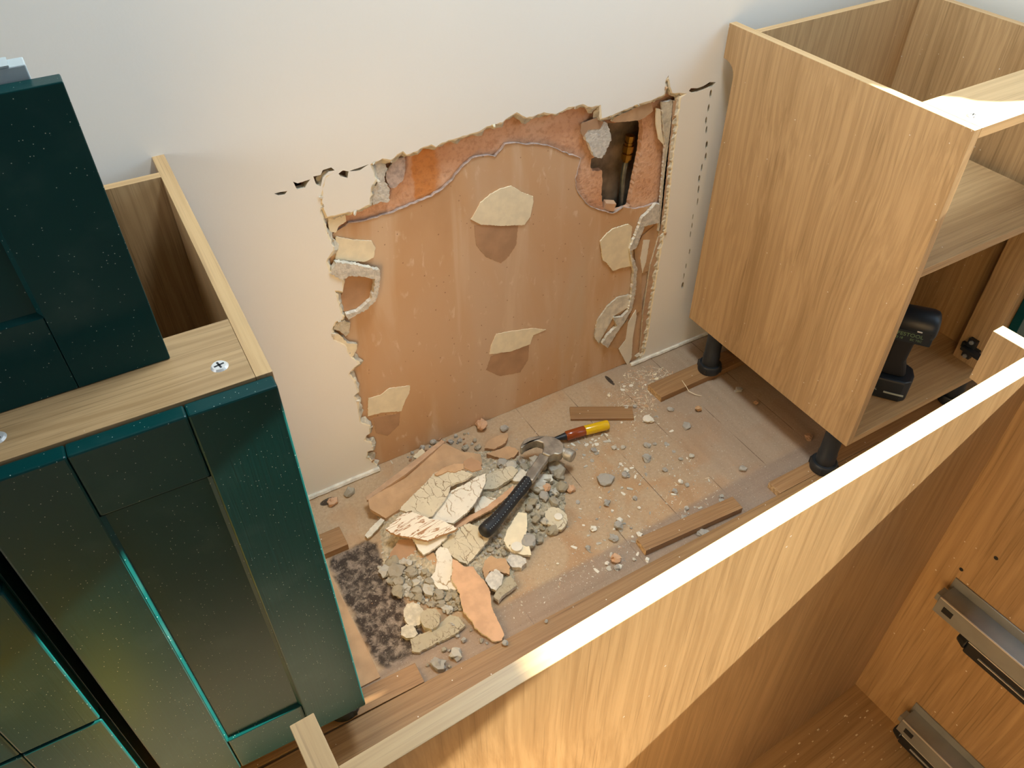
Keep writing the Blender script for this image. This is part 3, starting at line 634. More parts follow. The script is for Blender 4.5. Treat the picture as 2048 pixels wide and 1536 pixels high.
# ---- island carcass in the foreground
I = empty('island_cabinet', (0.7081, -0.9042, 0.003), 0.0412)
tag(I, 'large empty oak drawer carcass in the foreground, seen from above with its runners', 'cabinet')
side_panel(-T, 'oak_z', I); side_panel(-0.828, 'oak_z', I)
MB().box(-0.810, -T, -0.0615, -0.0440, BZ, HZ).build('back_panel', ['oak_z'], I, bevel=0.0005)
MB().box(-0.810, -T, -0.562, -0.0615, BZ, BZ+T).build('bottom_panel', 'oak_x', I)
MB().box(-0.8097, -T-0.0003, -0.562, -0.540, HZ-T, HZ).build('front_rail', 'oak_x', I)
for dx, dy in ((-0.03, -0.505), (-0.03, -0.14), (-0.79, -0.505), (-0.79, -0.14)): leg(I, dx, dy, BZ, 0.0)
def runner(z, ys, yb):
    r = MB(); x1 = -T-0.0002; x0 = x1-0.030
    r.box(x0, x1, -0.548, ys, z+0.029, z+0.031)            # top flange
    r.box(x0, x0+0.0016, -0.548, ys+0.0, z, z+0.031)       # face
    r.box(x1-0.002, x1, -0.548, ys+0.004, z-0.012, z+0.046)  # fixing web
    r.box(x0+0.002, x1-0.012, ys-0.002, ys+0.006, z+0.018, z+0.030)
    o = r.build('drawer_runner', ['zinc'], I, bevel=0.0005)
    s = MB(); s.box(x0+0.004, x1-0.006, -0.548, yb, z-0.030, z-0.002, 0)
    s.tube([(x0+0.012, yb, z-0.016), (x0+0.012, yb+0.014, z-0.016)], [0.012, 0.007], 12)
    s.build('runner_slide', ['black_plastic'], o, bevel=0.002)
    e = MB(); e.box(x0-0.0006, x0+0.001, -0.548, ys-0.001, z+0.0295, z+0.0314)
    e.box(x0+0.0015, x0+0.0045, -0.548, yb-0.001, z-0.0045, z-0.0025); e.box(x0+0.002, x0+0.0045, -0.548, yb-0.02, z-0.019, z-0.0175)
    e.build('steel_lip', 'zinc_b', o)
    k = MB(); k.box(x0-0.0008, x0+0.0005, ys-0.024, ys-0.010, z+0.010, z+0.020); k.build('catch_slot', 'black_plastic', o)
runner(0.4665, -0.104, -0.158)
runner(0.196, -0.150, -0.160)
for y, z in ((-0.125, 0.585), (-0.1, 0.530), (-0.118, 0.452)): MB().tube([(-T-0.0004, y, z), (-T+0.002, y, z)], [0.0028]*2, 12).build('drilled_hole', 'black_plastic', I)

# ---- loose fronts standing on the left cabinet's rail
t1 = empty('shaker_front', (-0.1, -0.4665, 0.8560), -0.0015)
tag(t1, 'dark green shaker drawer front standing on edge on top of the left cabinet', 'drawer front')
def shaker_loose(parent, w, h, mat='green'):
    g = 0.0004; fr = 0.092; rec = 0.0055
    MB().box(-w+fr-0.006, -fr+0.006, -0.020+rec, -0.004, fr-0.006, h-fr+0.006).build('panel', mat, parent)
    for a, b in ((-w, -w+fr), (-fr, 0)): MB().box(a, b, -0.020, 0, 0, h).build('stile', mat, parent, bevel=0.0012)
    chamfer(-w+fr-0.0006, -fr+0.0006, fr-0.0006, h-fr+0.0006, -0.020, -0.020+rec).build('inner_chamfer', mat, parent)
    for a, b in ((0, fr), (h-fr, h)): MB().box(-w+fr+g, -fr-g, -0.0197, 0, a, b).build('rail', mat, parent, bevel=0.0012)
shaker_loose(t1, 0.597, 0.300)
t2 = empty('shaker_front', (-0.122, -0.4445, 0.8560), -0.003)
tag(t2, 'pale film-backed drawer front behind the dark green one on the left cabinet', 'drawer front')
MB().box(-0.597, 0, -0.020, 0, 0, 0.311).build('panel', 'pale_back', t2, bevel=0.001)
MB().box(-0.597, -0.012, -0.0205, 0.001, 0.3112, 0.3127).build('protective_edge', 'pale_back', t2)

for ob in [o for o in bpy.data.objects if o.type == 'MESH' and o.name.split('.')[0] in ('side_panel', 'back_panel')]:
    me = ob.data; me.materials.append(M['oak_edge_y' if ob.name.startswith('side') else 'oak_edge']); k = len(me.materials)-1
    for p in me.polygons:
        if p.normal.z > 0.9: p.material_index = k
# ================================================================ CORDLESS DRIVER
DrX = Vector((0.60, -0.80, 0)); DrY = Vector((0.80, 0.60, 0))
dv = empty('cordless_drill', (1.272, -0.460, BZ+T), math.atan2(DrX.y, DrX.x))
dv.location = (1.298, -0.492, BZ+T+0.0003)
tag(dv, 'black cordless drill driver standing on its battery inside the right cabinet', 'drill')
# local: +x towards the motor end, +y away from the viewer, z up
b = MB(); b.slab([(-0.075, -0.030), (-0.062, -0.037), (0.035, -0.037), (0.050, -0.025), (0.054, 0.0), (0.050, 0.025), (0.035, 0.037), (-0.062, 0.037), (-0.075, 0.030)], [], XY, 0.0, 0.058)
b.build('battery', 'dark_blue_plastic', dv, bevel=0.005, smooth=False)
b = MB(); b.box(0.0, 0.042, -0.0385, -0.0365, 0.020, 0.024); bo = b.build('charge_strip', 'letter_w', dv)
b = MB(); b.slab([(-0.030, 0.058), (0.034, 0.058), (0.030, 0.075), (0.022, 0.10), (0.024, 0.145), (0.030, 0.165), (-0.018, 0.165), (-0.022, 0.14), (-0.020, 0.10), (-0.034, 0.075)], [], XZ, -0.019, 0.019)
b.build('handle', 'black_rubber', dv, bevel=0.008, smooth=False, seg=3)
b = MB()
pr_ = [(-0.105, 0.022), (-0.095, 0.027), (-0.045, 0.030), (-0.04, 0.034), (0.040, 0.036), (0.052, 0.033), (0.056, 0.024)]
b.tube([(x, 0, 0.196) for x, r in pr_], [r for x, r in pr_], 28)
b.box(-0.035, 0.052, -0.030, 0.030, 0.160, 0.198)
b.build('motor_housing', 'dark_blue_plastic', dv, bevel=0.003, smooth=True)
b = MB(); b.tube([(-0.105, 0, 0.196), (-0.125, 0, 0.196), (-0.150, 0, 0.196)], [0.020, 0.020, 0.010], 20); b.build('chuck', 'black_plastic', dv, smooth=True)
b = MB(); b.box(-0.048, -0.034, -0.012, 0.012, 0.135, 0.160); b.build('trigger', 'black_plastic', dv, bevel=0.003)
b = MB(); b.box(-0.036, -0.020, -0.0325, -0.029, 0.160, 0.1645); b.build('direction_switch', 'lime', dv, bevel=0.001)
b = MB(); b.box(0.016, 0.026, -0.0367, -0.0345, 0.197, 0.1995); b.build('led_strip', 'pvc', dv)
def text(s, size, loc, parent, mat, rx=math.pi/2):
    cu = bpy.data.curves.new('txt', 'FONT'); cu.body = s; cu.size = size; cu.extrude = 0.0003; cu.align_x = 'CENTER'
    tmp = bpy.data.objects.new('txt', cu); COL.objects.link(tmp)
    dg = bpy.context.evaluated_depsgraph_get(); me = bpy.data.meshes.new_from_object(tmp.evaluated_get(dg))
    bpy.data.objects.remove(tmp)
    me.materials.clear(); me.materials.append(M[mat])
    o = bpy.data.objects.new('lettering', me); COL.objects.link(o); o.parent = parent; o.location = loc; o.rotation_euler = (rx, 0, 0); return o
text('FESTOOL', 0.0125, (0.006, -0.0365, 0.182), dv, 'letter')
MB().box(-0.032, 0.045, -0.0363, -0.030, 0.166, 0.196).build('label_plate', 'dark_blue_plastic', dv)
text('TID 18', 0.0072, (-0.016, -0.0365, 0.173), dv, 'letter')
text('EC TEC', 0.0072, (0.020, -0.0365, 0.173), dv, 'letter')
text('FESTOOL', 0.0075, (-0.030, -0.0372, 0.022), dv, 'letter_w')
text('Li 18 5,2', 0.005, (-0.032, -0.0372, 0.015), dv, 'letter_w')

# ================================================================ STRIPS AND BLOCKS ON THE FLOOR
def block(label, x0, x1, y0, y1, z1, rz=0.0, mat='block', name='wood_strip', z0=0.0003, ends=True):
    cx, cy = (x0+x1)/2, (y0+y1)/2
    b = MB(); b.box(x0-cx, x1-cx, y0-cy, y1-cy, z0, z1)
    if ends: b.mi[0] = 1; b.mi[1] = 1
    o = b.build(name, [mat, 'chip'], bevel=0.0008); o.location = (cx, cy, 0); o.rotation_euler = (0, 0, rz)
    return tag(o, label, 'wood strip')
block('long oak board lying flat on the floor behind the foreground carcass', -0.85, 1.30, -0.66, -0.536, 0.018, 0.0, 'board', 'floor_board', ends=False)
block('loose oak offcut strip with a raw chipboard end, lying on the open floor', 0.632, 0.886, -0.534+0.018, -0.480, 0.018, -0.062)
block('oak strip under the front leg of the right cabinet', 0.985, 1.62, -0.535, -0.498, 0.0178)
block('oak strip under the back leg of the right cabinet', 0.948, 1.62, -0.150, -0.095, 0.0178, 0.01)
block('short oak block poking out from below the left cabinet, nearest the long board', -0.28, 0.105, -0.532, -0.489, 0.018, -0.015)
block('small oak strip end poking out from under the green door, nearer the wall', -0.30, 0.098, -0.172, -0.118, 0.018, -0.02)
block('thin dusty wood scrap lying behind the yellow chisel handle', 0.715, 0.872, -0.135, -0.092, 0.008, -0.52, name='wood_scrap')
block('narrow tan plank strip beside the green door at the edge of the black patch', -0.06, 0.040, -0.478, -0.175, 0.004, 0.0, 'tan', 'plank_piece', ends=False)

# unseen yellow tub, added so its sunlit side glows in the green doors
tb = MB(); tb.tube([(0, 0, 0), (0, 0, 0.005), (0, 0, 0.24), (0, 0, 0.245)], [0.078, 0.082, 0.092, 0.097], 32, cap=False)
tb.tube([(0, 0, 0.001), (0, 0, 0.004)], [0.078, 0.078], 32)
tubo = tb.build('reflection_tub', 'yellow_tub', smooth=True); tubo.location = (-0.45, -0.87, 0.0)
tag(tubo, 'unseen yellow tub added on the floor for its reflection in the green drawer fronts', 'tub')

# ================================================================ PIPE
pp = empty('water_pipe', (WP([C5(1140, 700)], 0.055)[0][0], 0.055, 0))
tag(pp, 'grey water pipe with a brass fitting in the broken wall', 'pipe')
def wz(px, y=0.045): h = hit(px[0], px[1], 1, y); return (h.x-pp.location.x, y-pp.location.y, h.z)
p0, p1, p2, p3 = wz(C5(1070, 1170)), wz(C5(1092, 900)), wz(C5(1112, 790)), wz(C5(1150, 575))
MB().tube([(p0[0], p0[1], p0[2]-0.05), p0, p1, p2], [0.0062]*4, 16).build('pipe', 'pipe', pp, smooth=True)
def lerp(a, b, t): return tuple(a[i]+(b[i]-a[i])*t for i in range(3))
b = MB(); seq = [(0, .0085), (.10, .0085), (.101, .0115), (.30, .0115), (.301, .0085), (.38, .0095), (.381, .012), (.62, .012), (.621, .0095), (.74, .0105), (.741, .0085), (.80, .0085), (.801, .0105), (1.0, .0105)]
b.tube([lerp(p2, p3, t) for t, r in seq], [r for t, r in seq], 8); b.build('brass_fitting', 'brass', pp)
pc = MB().box(-0.013, 0.013, -0.008, 0.008, 0, 0.020).build('plasterboard_chunk', ['orange'], bevel=0.001)
hh = hit(*C5(985, 1195), 1, 0.012); pc.location = (hh.x, 0.024, hh.z-0.002); pc.rotation_euler = (0.1, 0.25, -0.2)
tag(pc, 'small tan block lodged at the foot of the pipe opening in the wall', 'rubble')

# ================================================================ BROKEN PLASTER ON THE FLOOR
def shard(name, label, px, z0, z1, dirpx, th, mats, seed, amp=0.0021, cat='plaster shard', seg=0.0032, lift=0.0, curl=0.0):
    """outline measured in the photograph, laid on a tilted plane from z0 to z1 along dirpx"""
    d = Vector(dirpx).normalized(); pr = [Vector(p).dot(d) for p in px]; a, b_ = min(pr), max(pr)
    # solve the tilted plane: world plane through heights
    zf = lambda p: z0+(z1-z0)*((Vector(p).dot(d)-a)/(b_-a))
    P = [hit(p[0], p[1], 2, zf(p)) for p in px]
    cx = sum(p.x for p in P)/len(P); cy = sum(p.y for p in P)/len(P)
    # fit z = m + gx*x + gy*y by least squares
    n = len(P); sx = sum((p.x-cx)**2 for p in P); sy = sum((p.y-cy)**2 for p in P); sxy = sum((p.x-cx)*(p.y-cy) for p in P)
    mz = sum(p.z for p in P)/n; tx = sum((p.x-cx)*(p.z-mz) for p in P); ty = sum((p.y-cy)*(p.z-mz) for p in P)
    det = sx*sy-sxy*sxy+1e-12; gx = (tx*sy-ty*sxy)/det; gy = (ty*sx-tx*sxy)/det
    poly = rough_poly([(p.x-cx, p.y-cy) for p in P], seg, amp, seed)
    def mp(u, v, w):
        z = mz+gx*u+gy*v+0.0015*noise.noise(Vector((u*30, v*30, seed)))+curl*(u*u+v*v)
        return (u, v, z+w)
    zmin = min(mp(u, v, 0)[2] for u, v in poly)
    b = MB(); b.slab(poly, [], mp, 0.0, -th, 0, 1 if len(mats) > 1 else 0)
    # interior points so the surface can undulate
    o = b.build(name, list(mats)); o.location = (cx, cy, 0)
    me = o.data; low = min(v.co.z for v in me.vertices)
    if low < 0.0004:
        for v in me.vertices:
            if v.co.z < 0.0004: v.co.z = 0.0004+random.random()*0.0004
    tag(o, label, cat); return o
Ac = lambda *l: [A(x, y) for x, y in l]
Bc = lambda *l: [B(x, y) for x, y in l]
SH = 'plaster_shard'
shard(SH, 'long brown sheet of plasterboard leaning towards the wall, its straight pale edge uppermost', Ac((138, 830), (400, 640), (700, 405), (770, 430), (860, 470), (990, 485), (1005, 560), (860, 620), (640, 680), (500, 790), (380, 905), (270, 975), (150, 900)), 0.014, 0.062, (-0.55, -1), 0.010, ('tan', 'tan_edge'), 1, amp=0.0008)
shard(SH, 'cracked cream slab on top of the heap, beside the long brown sheet', Ac((375, 905), (470, 800), (560, 720), (640, 625), (800, 590), (930, 640), (870, 680), (760, 720), (745, 790), (700, 860), (620, 960), (560, 985), (480, 965), (470, 915), (430, 925)), 0.052, 0.075, (0.5, -1), 0.006, ('crack_cream', 'gypsum_l'), 2)
shard(SH, 'smooth white painted slab with a straight torn side, left of the hammer handle', Ac((600, 985), (690, 860), (770, 760), (860, 720), (960, 660), (1028, 635), (1030, 700), (1000, 765), (935, 880), (860, 950), (780, 1012), (740, 1004)), 0.046, 0.066, (0.5, -1), 0.006, ('crack_white', 'gypsum_l'), 3)
shard(SH, 'white slab striped with brown cracks, hanging over the lower edge of the heap', Ac((270, 1055), (330, 1000), (390, 940), (470, 925), (600, 972), (700, 990), (745, 1012), (815, 1045), (770, 1075), (700, 1095), (650, 1112), (590, 1142), (500, 1122), (385, 1106), (330, 1090)), 0.052, 0.060, (0.2, -1), 0.006, ('striped', 'tan'), 4)
shard(SH, 'pointed white shard jutting out below the striped slab', Ac((470, 1118), (590, 1143), (700, 1110), (745, 1080), (735, 1120), (680, 1170), (620, 1215), (560, 1250), (520, 1210)), 0.030, 0.042, (0.2, -1), 0.005, ('white_flake', 'gypsum_l'), 5)
shard(SH, 'thin curved tan strip running under the hammer grip', Ac((760, 1030), (850, 975), (940, 935), (1040, 880), (1110, 825), (1180, 770), (1240, 725), (1245, 760), (1160, 840), (1080, 905), (950, 972), (850, 1030), (800, 1048)), 0.030, 0.034, (1, 0), 0.005, ('orange', 'tan_edge'), 6)
shard(SH, 'small white shard tucked behind the curved tan strip', Ac((935, 855), (1000, 805), (1070, 812), (1112, 822), (1050, 875), (950, 940)), 0.028, 0.034, (0, -1), 0.005, ('crack_white', 'gypsum_l'), 7)
shard(SH, 'grey-cream cracked slab just below the butt of the hammer', Ac((690, 1160), (770, 1090), (810, 1050), (900, 1010), (980, 1040), (1052, 1132), (1000, 1200), (940, 1270), (890, 1322), (830, 1300), (760, 1250), (720, 1200)), 0.020, 0.040, (0.2, -1), 0.007, ('crack_cream', 'gypsum'), 8)
shard(SH, 'brown creased scrap of board, left of the pointed white shard', Ac((285, 1330), (305, 1240), (370, 1135), (470, 1122), (500, 1190), (502, 1270), (440, 1300), (350, 1335)), 0.012, 0.026, (0, -1), 0.006, ('stain', 'tan_edge'), 9)
shard(SH, 'upright white slab with grey specks, behind the long orange-brown shard', Bc((1068, 640), (1105, 590), (1120, 500), (1115, 420), (1150, 380), (1210, 400), (1250, 480), (1250, 580), (1260, 680), (1290, 735), (1200, 735), (1135, 728), (1100, 690)), 0.014, 0.026, (0, -1), 0.006, ('crack_white', 'gypsum_l'), 10)
shard(SH, 'long orange-brown shard pointing at the long floor board', Bc((1245, 480), (1290, 500), (1350, 545), (1420, 545), (1450, 600), (1510, 660), (1555, 740), (1568, 870), (1605, 960), (1640, 1020), (1672, 1100), (1655, 1150), (1590, 1160), (1540, 1125), (1490, 1090), (1430, 1040), (1410, 990), (1345, 920), (1320, 850), (1305, 760), (1255, 670), (1240, 640), (1252, 560)), 0.008, 0.034, (0, -1), 0.005, ('orange', 'cream'), 11)
shard(SH, 'flat grey slab with a straight lower edge, lowest in the heap', Bc((905, 1140), (960, 1110), (1100, 1060), (1160, 1000), (1230, 940), (1300, 960), (1352, 1030), (1270, 1100), (1100, 1180), (970, 1252), (920, 1235)), 0.008, 0.012, (0, -1), 0.007, ('crack_grey', 'gypsum'), 12)
shard(SH, 'smooth rounded grey piece lying left of the crackled lump', Bc((848, 900), (880, 850), (930, 838), (980, 860), (1010, 900), (1015, 980), (970, 1030), (900, 1035), (855, 980)), 0.012, 0.018, (0, -1), 0.010, ('gypsum', 'gypsum'), 13)
shard(SH, 'crackled grey lump like dried mud, above the flat grey slab', Bc((985, 930), (1040, 885), (1110, 890), (1148, 935), (1140, 1020), (1080, 1062), (1020, 1040), (985, 990)), 0.018, 0.026, (0, -1), 0.016, ('crack_grey', 'gypsum'), 14)
shard(SH, 'small flat grey piece with a white fleck, at the lower left corner of the heap', Bc((828, 1045), (870, 1015), (930, 1025), (962, 1090), (930, 1125), (870, 1130), (828, 1105)), 0.012, 0.014, (0, -1), 0.010, ('gypsum', 'gypsum'), 15)
s16 = shard(SH, 'upright tan and white shard carrying a round white filler disc, below the hammer grip', Ac((1165, 1145), (1195, 1060), (1240, 980), (1280, 925), (1340, 935), (1345, 1010), (1335, 1090), (1355, 1160), (1375, 1250), (1320, 1250), (1230, 1225), (1190, 1190)), 0.016, 0.034, (0.2, -1), 0.007, ('cream', 'gypsum_l'), 16)
s17 = shard(SH, 'tan board scrap with a white disc, right of the hammer grip', Ac((1470, 930), (1530, 885), (1590, 900), (1645, 945), (1650, 1000), (1610, 1060), (1560, 1058), (1500, 1010)), 0.014, 0.020, (0, -1), 0.008, ('crack_cream', 'gypsum'), 17)
shard(SH, 'oval grey lump lying by itself below the disc-marked shard', Ac((1185, 1290), (1210, 1255), (1270, 1250), (1330, 1275), (1338, 1310), (1300, 1345), (1230, 1345)), 0.014, 0.020, (0, -1), 0.014, ('gypsum_g', 'gypsum_g'), 18)
shard(SH, 'tan arched shard above two grey pieces, right of the long orange-brown shard', Ac((1005, 1360), (1025, 1290), (1070, 1255), (1120, 1280), (1175, 1275), (1208, 1330), (1210, 1400), (1150, 1380), (1060, 1370), (1030, 1440)), 0.014, 0.024, (0, -1), 0.006, ('tan', 'tan_edge'), 19)
shard(SH, 'grey triangular gypsum shard beside the long orange-brown shard', Ac((1025, 1440), (1060, 1385), (1110, 1360), (1165, 1400), (1150, 1470), (1110, 1520), (1060, 1500)), 0.020, 0.026, (0, -1), 0.008, ('gypsum_g', 'gypsum'), 20)
shard(SH, 'square grey gypsum shard at the right end of the heap', Ac((1120, 1490), (1160, 1440), (1215, 1405), (1268, 1480), (1215, 1520), (1160, 1560), (1130, 1600), (1090, 1570)), 0.016, 0.018, (0, -1), 0.010, ('crack_grey', 'gypsum_g'), 21)
shard(SH, 'flat brown scrap nearest the wall, above the hammer claw', Ac((1018, 440), (1050, 385), (1120, 345), (1195, 325), (1200, 350), (1180, 400), (1090, 448)), 0.010, 0.020, (0, -1), 0.006, ('tan', 'stain'), 22)
shard(SH, 'brown wedge of board just left of the hammer claw', Ac((1035, 480), (1110, 455), (1190, 430), (1250, 435), (1280, 465), (1245, 505), (1190, 525), (1110, 510)), 0.016, 0.026, (0, -1), 0.014, ('tan', 'stain'), 23)
shard(SH, 'small tan scrap among the rubble below the pointed white shard', Bc((955, 455), (1020, 460), (1095, 430), (1120, 480), (1125, 540), (1040, 585), (960, 560)), 0.010, 0.020, (0, -1), 0.006, ('tan', 'cream'), 24)
shard(SH, 'brown scrap crossing the top of the cream slab', Ac((640, 640), (700, 590), (790, 560), (860, 560), (860, 600), (800, 625), (740, 615), (660, 650)), 0.074, 0.078, (0, -1), 0.003, ('tan', 'tan'), 25)
shard(SH, 'dark tan flap at the upper right end of the long brown sheet', Ac((860, 540), (920, 510), (990, 545), (1000, 600), (930, 620), (870, 590)), 0.078, 0.082, (0, -1), 0.003, ('stain', 'tan'), 26)
shard(SH, 'pale broken slab under the hammer neck', Ac((1235, 650), (1300, 600), (1400, 640), (1530, 640), (1540, 690), (1440, 700), (1340, 700), (1240, 690)), 0.020, 0.026, (0, -1), 0.010, ('gypsum_l', 'gypsum'), 27)
shard(SH, 'grey-brown slab between the white slab and the hammer neck', Ac((1040, 640), (1130, 600), (1230, 575), (1275, 610), (1240, 660), (1180, 700), (1100, 750), (1010, 755), (1030, 690)), 0.020, 0.034, (0, -1), 0.008, ('crack_cream', 'gypsum'), 28)
shard(SH, 'pale fibrous strip pointing down to the left of the heap', Ac((110, 1100), (170, 1030), (235, 970), (262, 985), (215, 1050), (160, 1110), (130, 1125)), 0.010, 0.020, (0, -1), 0.004, ('gypsum_l', 'gypsum'), 29)
shard(SH, 'pale scrap resting against the broken board, left end of the wall opening', Ac((478, 505), (545, 445), (575, 480), (520, 530)), 0.014, 0.030, (0, -1), 0.004, ('cream', 'gypsum_l'), 30)
for s_o, c, r in ((s16, A(1265, 1187), 0.0125), (s17, A(1580, 960), 0.0095)):
    h = hit(*c, 2, 0.022); best = min(s_o.data.vertices, key=lambda v: (v.co.x+s_o.location.x-h.x)**2+(v.co.y+s_o.location.y-h.y)**2)
    zz = max(v.co.z for v in s_o.data.vertices if ((v.co.x+s_o.location.x-h.x)**2+(v.co.y+s_o.location.y-h.y)**2) < 0.03**2)
    d = MB(); d.tube([(0, 0, -0.004), (0, 0, 0.0006)], [r, r*0.95], 18); o = d.build('filler_disc', 'white_flake', s_o)
    h = hit(*c, 2, zz); o.location = (h.x-s_o.location.x, h.y-s_o.location.y, zz+0.0002)

sh1 = bpy.data.objects['plaster_shard']
ed = [A(128, 838), A(118, 812), A(400, 600), A(695, 378), A(722, 392), A(420, 640)]
ep = [hit(q[0], q[1], 2, z) for q, z in zip(ed, (0.040, 0.036, 0.056, 0.062, 0.064, 0.060))]
eb = MB(); tp = [(p.x-sh1.location.x, p.y-sh1.location.y, p.z) for p in ep]; k_ = len(tp)
eb.add(tp+[(a, b, c-0.006) for a, b, c in tp], [tuple(range(k_)), tuple(range(2*k_-1, k_-1, -1))]+[(i, (i+1) % k_, k_+(i+1) % k_, k_+i) for i in range(k_)])
eb.build('pale_board_edge', 'tan_edge', sh1)['label'] = 'pale straight factory edge of the board'
# the mound of crumbs the shards lie on
def in_poly(x, y, P):
    c = False; n = len(P)
    for i in range(n):
        (x1, y1), (x2, y2) = P[i], P[(i+1) % n]
        if (y1 > y) != (y2 > y) and x < (x2-x1)*(y-y1)/(y2-y1)+x1: c = not c
    return c
def dist_poly(x, y, P):
    m = 9
    for i in range(len(P)):
        a, b = Vector(P[i]), Vector(P[(i+1) % len(P)]); d = b-a; t = max(0, min(1, (Vector((x, y))-a).dot(d)/max(d.length_squared, 1e-12)))
        m = min(m, (Vector((x, y))-(a+d*t)).length)
    return m
m1 = FP(Ac((200, 950), (420, 800), (640, 600), (900, 480), (1150, 440), (1350, 520), (1620, 560), (1640, 800), (1640, 1050), (1420, 1150), (1260, 1340), (1240, 1520), (1050, 1560), (900, 1640), (700, 1640), (520, 1540), (250, 1420), (230, 1150)), 0.0)
def mound(name, P, hmax, wdt, mat, label, seed):
    xs = [p[0] for p in P]; ys = [p[1] for p in P]; st = 0.0042
    nx = int((max(xs)-min(xs))/st)+1; ny = int((max(ys)-min(ys))/st)+1
    b = MB(); V = {}; vs = []
    for i in range(nx+1):
        for j in range(ny+1):
            x = min(xs)+i*st; y = min(ys)+j*st
            if not in_poly(x, y, P): continue
            d = dist_poly(x, y, P); q = Vector((x*38, y*38, seed)); cell = noise.cell(Vector((x*55+noise.noise(q)*1.5, y*55+noise.noise(q*1.3)*1.5, 0)))
            h = hmax*min(1, d/wdt)*(0.55+0.5*noise.noise(Vector((x*16, y*16, seed))))+min(1, d/0.01)*(0.0035*abs(cell)+0.0035*abs(noise.noise(Vector((x*150, y*150, 1)))))
            V[(i, j)] = len(vs); vs.append((x, y, max(0.0004, h-0.001)))
    fs = [(V[i, j], V[i+1, j], V[i+1, j+1], V[i, j+1]) for (i, j) in V if (i+1, j) in V and (i+1, j+1) in V and (i, j+1) in V]
    b.add(vs, fs); o = b.build(name, mat, origin=(sum(xs)/len(xs), sum(ys)/len(ys), 0))
    return tag(o, label, 'rubble', kind='stuff')
mound('crumbled_plaster', m1, 0.020, 0.06, 'heap', 'heap of crumbled plaster under the broken boards and the hammer', 2)

# lumps
def lump_mesh(seed, flat=0.7, sub=2, ang=0.35):
    bm = bmesh.new(); bmesh.ops.create_icosphere(bm, subdivisions=sub, radius=1.0)
    sx, sy = 0.75+random.random()*0.5, 0.7+random.random()*0.4
    for v in bm.verts:
        c = v.co; k = 1+ang*noise.noise(c*1.3+Vector((seed, 0, 0)))*1.4+0.12*noise.noise(c*4+Vector((0, seed, 0)))
        c = c*k; q = 0.48
        c = Vector((c.x*sx, c.y*sy, c.z*flat)); v.co = Vector((round(c.x/q)*q*0.7+c.x*0.3, round(c.y/q)*q*0.7+c.y*0.3, round(c.z/q)*q*0.7+c.z*0.3))
    lo = min(v.co.z for v in bm.verts)
    for v in bm.verts: v.co.z -= lo
    me = bpy.data.meshes.new('lump'); bm.to_mesh(me); bm.free(); return me
def flake_mesh(seed):
    n = 6+seed % 3; pts = []
    for k in range(n):
        a = 2*math.pi*k/n+0.5*noise.noise(Vector((k, seed, 0))); r = 1+0.7*noise.noise(Vector((k*2.3, seed*1.7, 4)))
        pts.append((r*math.cos(a), r*(0.35+0.4*((seed*37) % 10)/10)*math.sin(a)))
    b = MB(); b.slab(pts, [], XY, 0.0, 0.18); me = bpy.data.meshes.new('flake'); me.from_pydata(b.v, [], b.f); return me
LM = {}
for k in range(7): LM[k] = lump_mesh(k*3.1)
FM = {k: flake_mesh(k) for k in range(7)}
proto = {}
def put(name, meshkey, kind, mat, x, y, z, s, label, group, cat='rubble', tilt=0.2, sz=1.0):
    key = (kind, meshkey, mat, name)
    if key not in proto:
        me = (LM if kind == 'L' else FM)[meshkey].copy(); me.materials.clear(); me.materials.append(M[mat])
        o = bpy.data.objects.new(name, me); proto[key] = o
    else: o = proto[key].copy()
    COL.objects.link(o); o.location = (x, y, z); o.scale = (s, s, s*sz)
    o.rotation_euler = (random.uniform(-tilt, tilt), random.uniform(-tilt, tilt), random.uniform(0, 6.28))
    o['label'] = label; o['category'] = cat
    if group: o['group'] = group
    return o
mound_ob = bpy.data.objects['crumbled_plaster']
MV = [(v.co.x+mound_ob.location.x, v.co.y+mound_ob.location.y, v.co.z) for v in mound_ob.data.vertices]
def ground(x, y):
    if not in_poly(x, y, m1): return 0.0
    return max([q[2] for q in MV if abs(q[0]-x) < 0.004 and abs(q[1]-y) < 0.004] or [0.0])
def scatter(P, n, smin, smax, name, mats, label, group, kind='L', sz=1.0, tilt=0.25, on=True):
    xs = [p[0] for p in P]; ys = [p[1] for p in P]; c = 0; pl_ = []; tries = 0; hx = [FP([A(*q)], 0.05)[0] for q in ((1340, 430), (1440, 400), (1540, 430), (1640, 490), (1450, 580), (1370, 670), (1290, 770), (1200, 880), (1100, 990), (1030, 1060))]
    while c < n and tries < n*60:
        tries += 1
        x, y = random.uniform(min(xs), max(xs)), random.uniform(min(ys), max(ys))
        if not in_poly(x, y, P): continue
        if any((x-a)**2+(y-b_)**2 < 0.017**2 for a, b_ in hx): continue
        s = smin+(smax-smin)*random.random()**2
        if any((x-a)**2+(y-b_)**2 < (0.8*(s+t))**2 for a, b_, t in pl_): continue
        pl_.append((x, y, s)); z = ground(x, y) if on else 0.0
        put(name, random.randrange(7), kind, random.choice(mats), x, y, z-0.0006 if z > 0.002 else 0.0002, s, label, group, sz=sz, tilt=tilt if z > 0.002 else tilt*0.3); c += 1
heap1 = FP(Bc((650, 560), (780, 520), (960, 560), (1060, 620), (1130, 740), (1300, 760), (1330, 880), (1240, 930), (1140, 880), (1000, 860), (830, 800), (700, 640)))
scatter(heap1, 26, 0.009, 0.016, 'plaster_chunk', ['gypsum', 'crack_grey', 'gypsum_l'], 'thumb-sized grey-cream plaster chunk in the crumbled patch left of the long orange-brown shard', 'plaster chunks in the crumbled patch', sz=0.7)
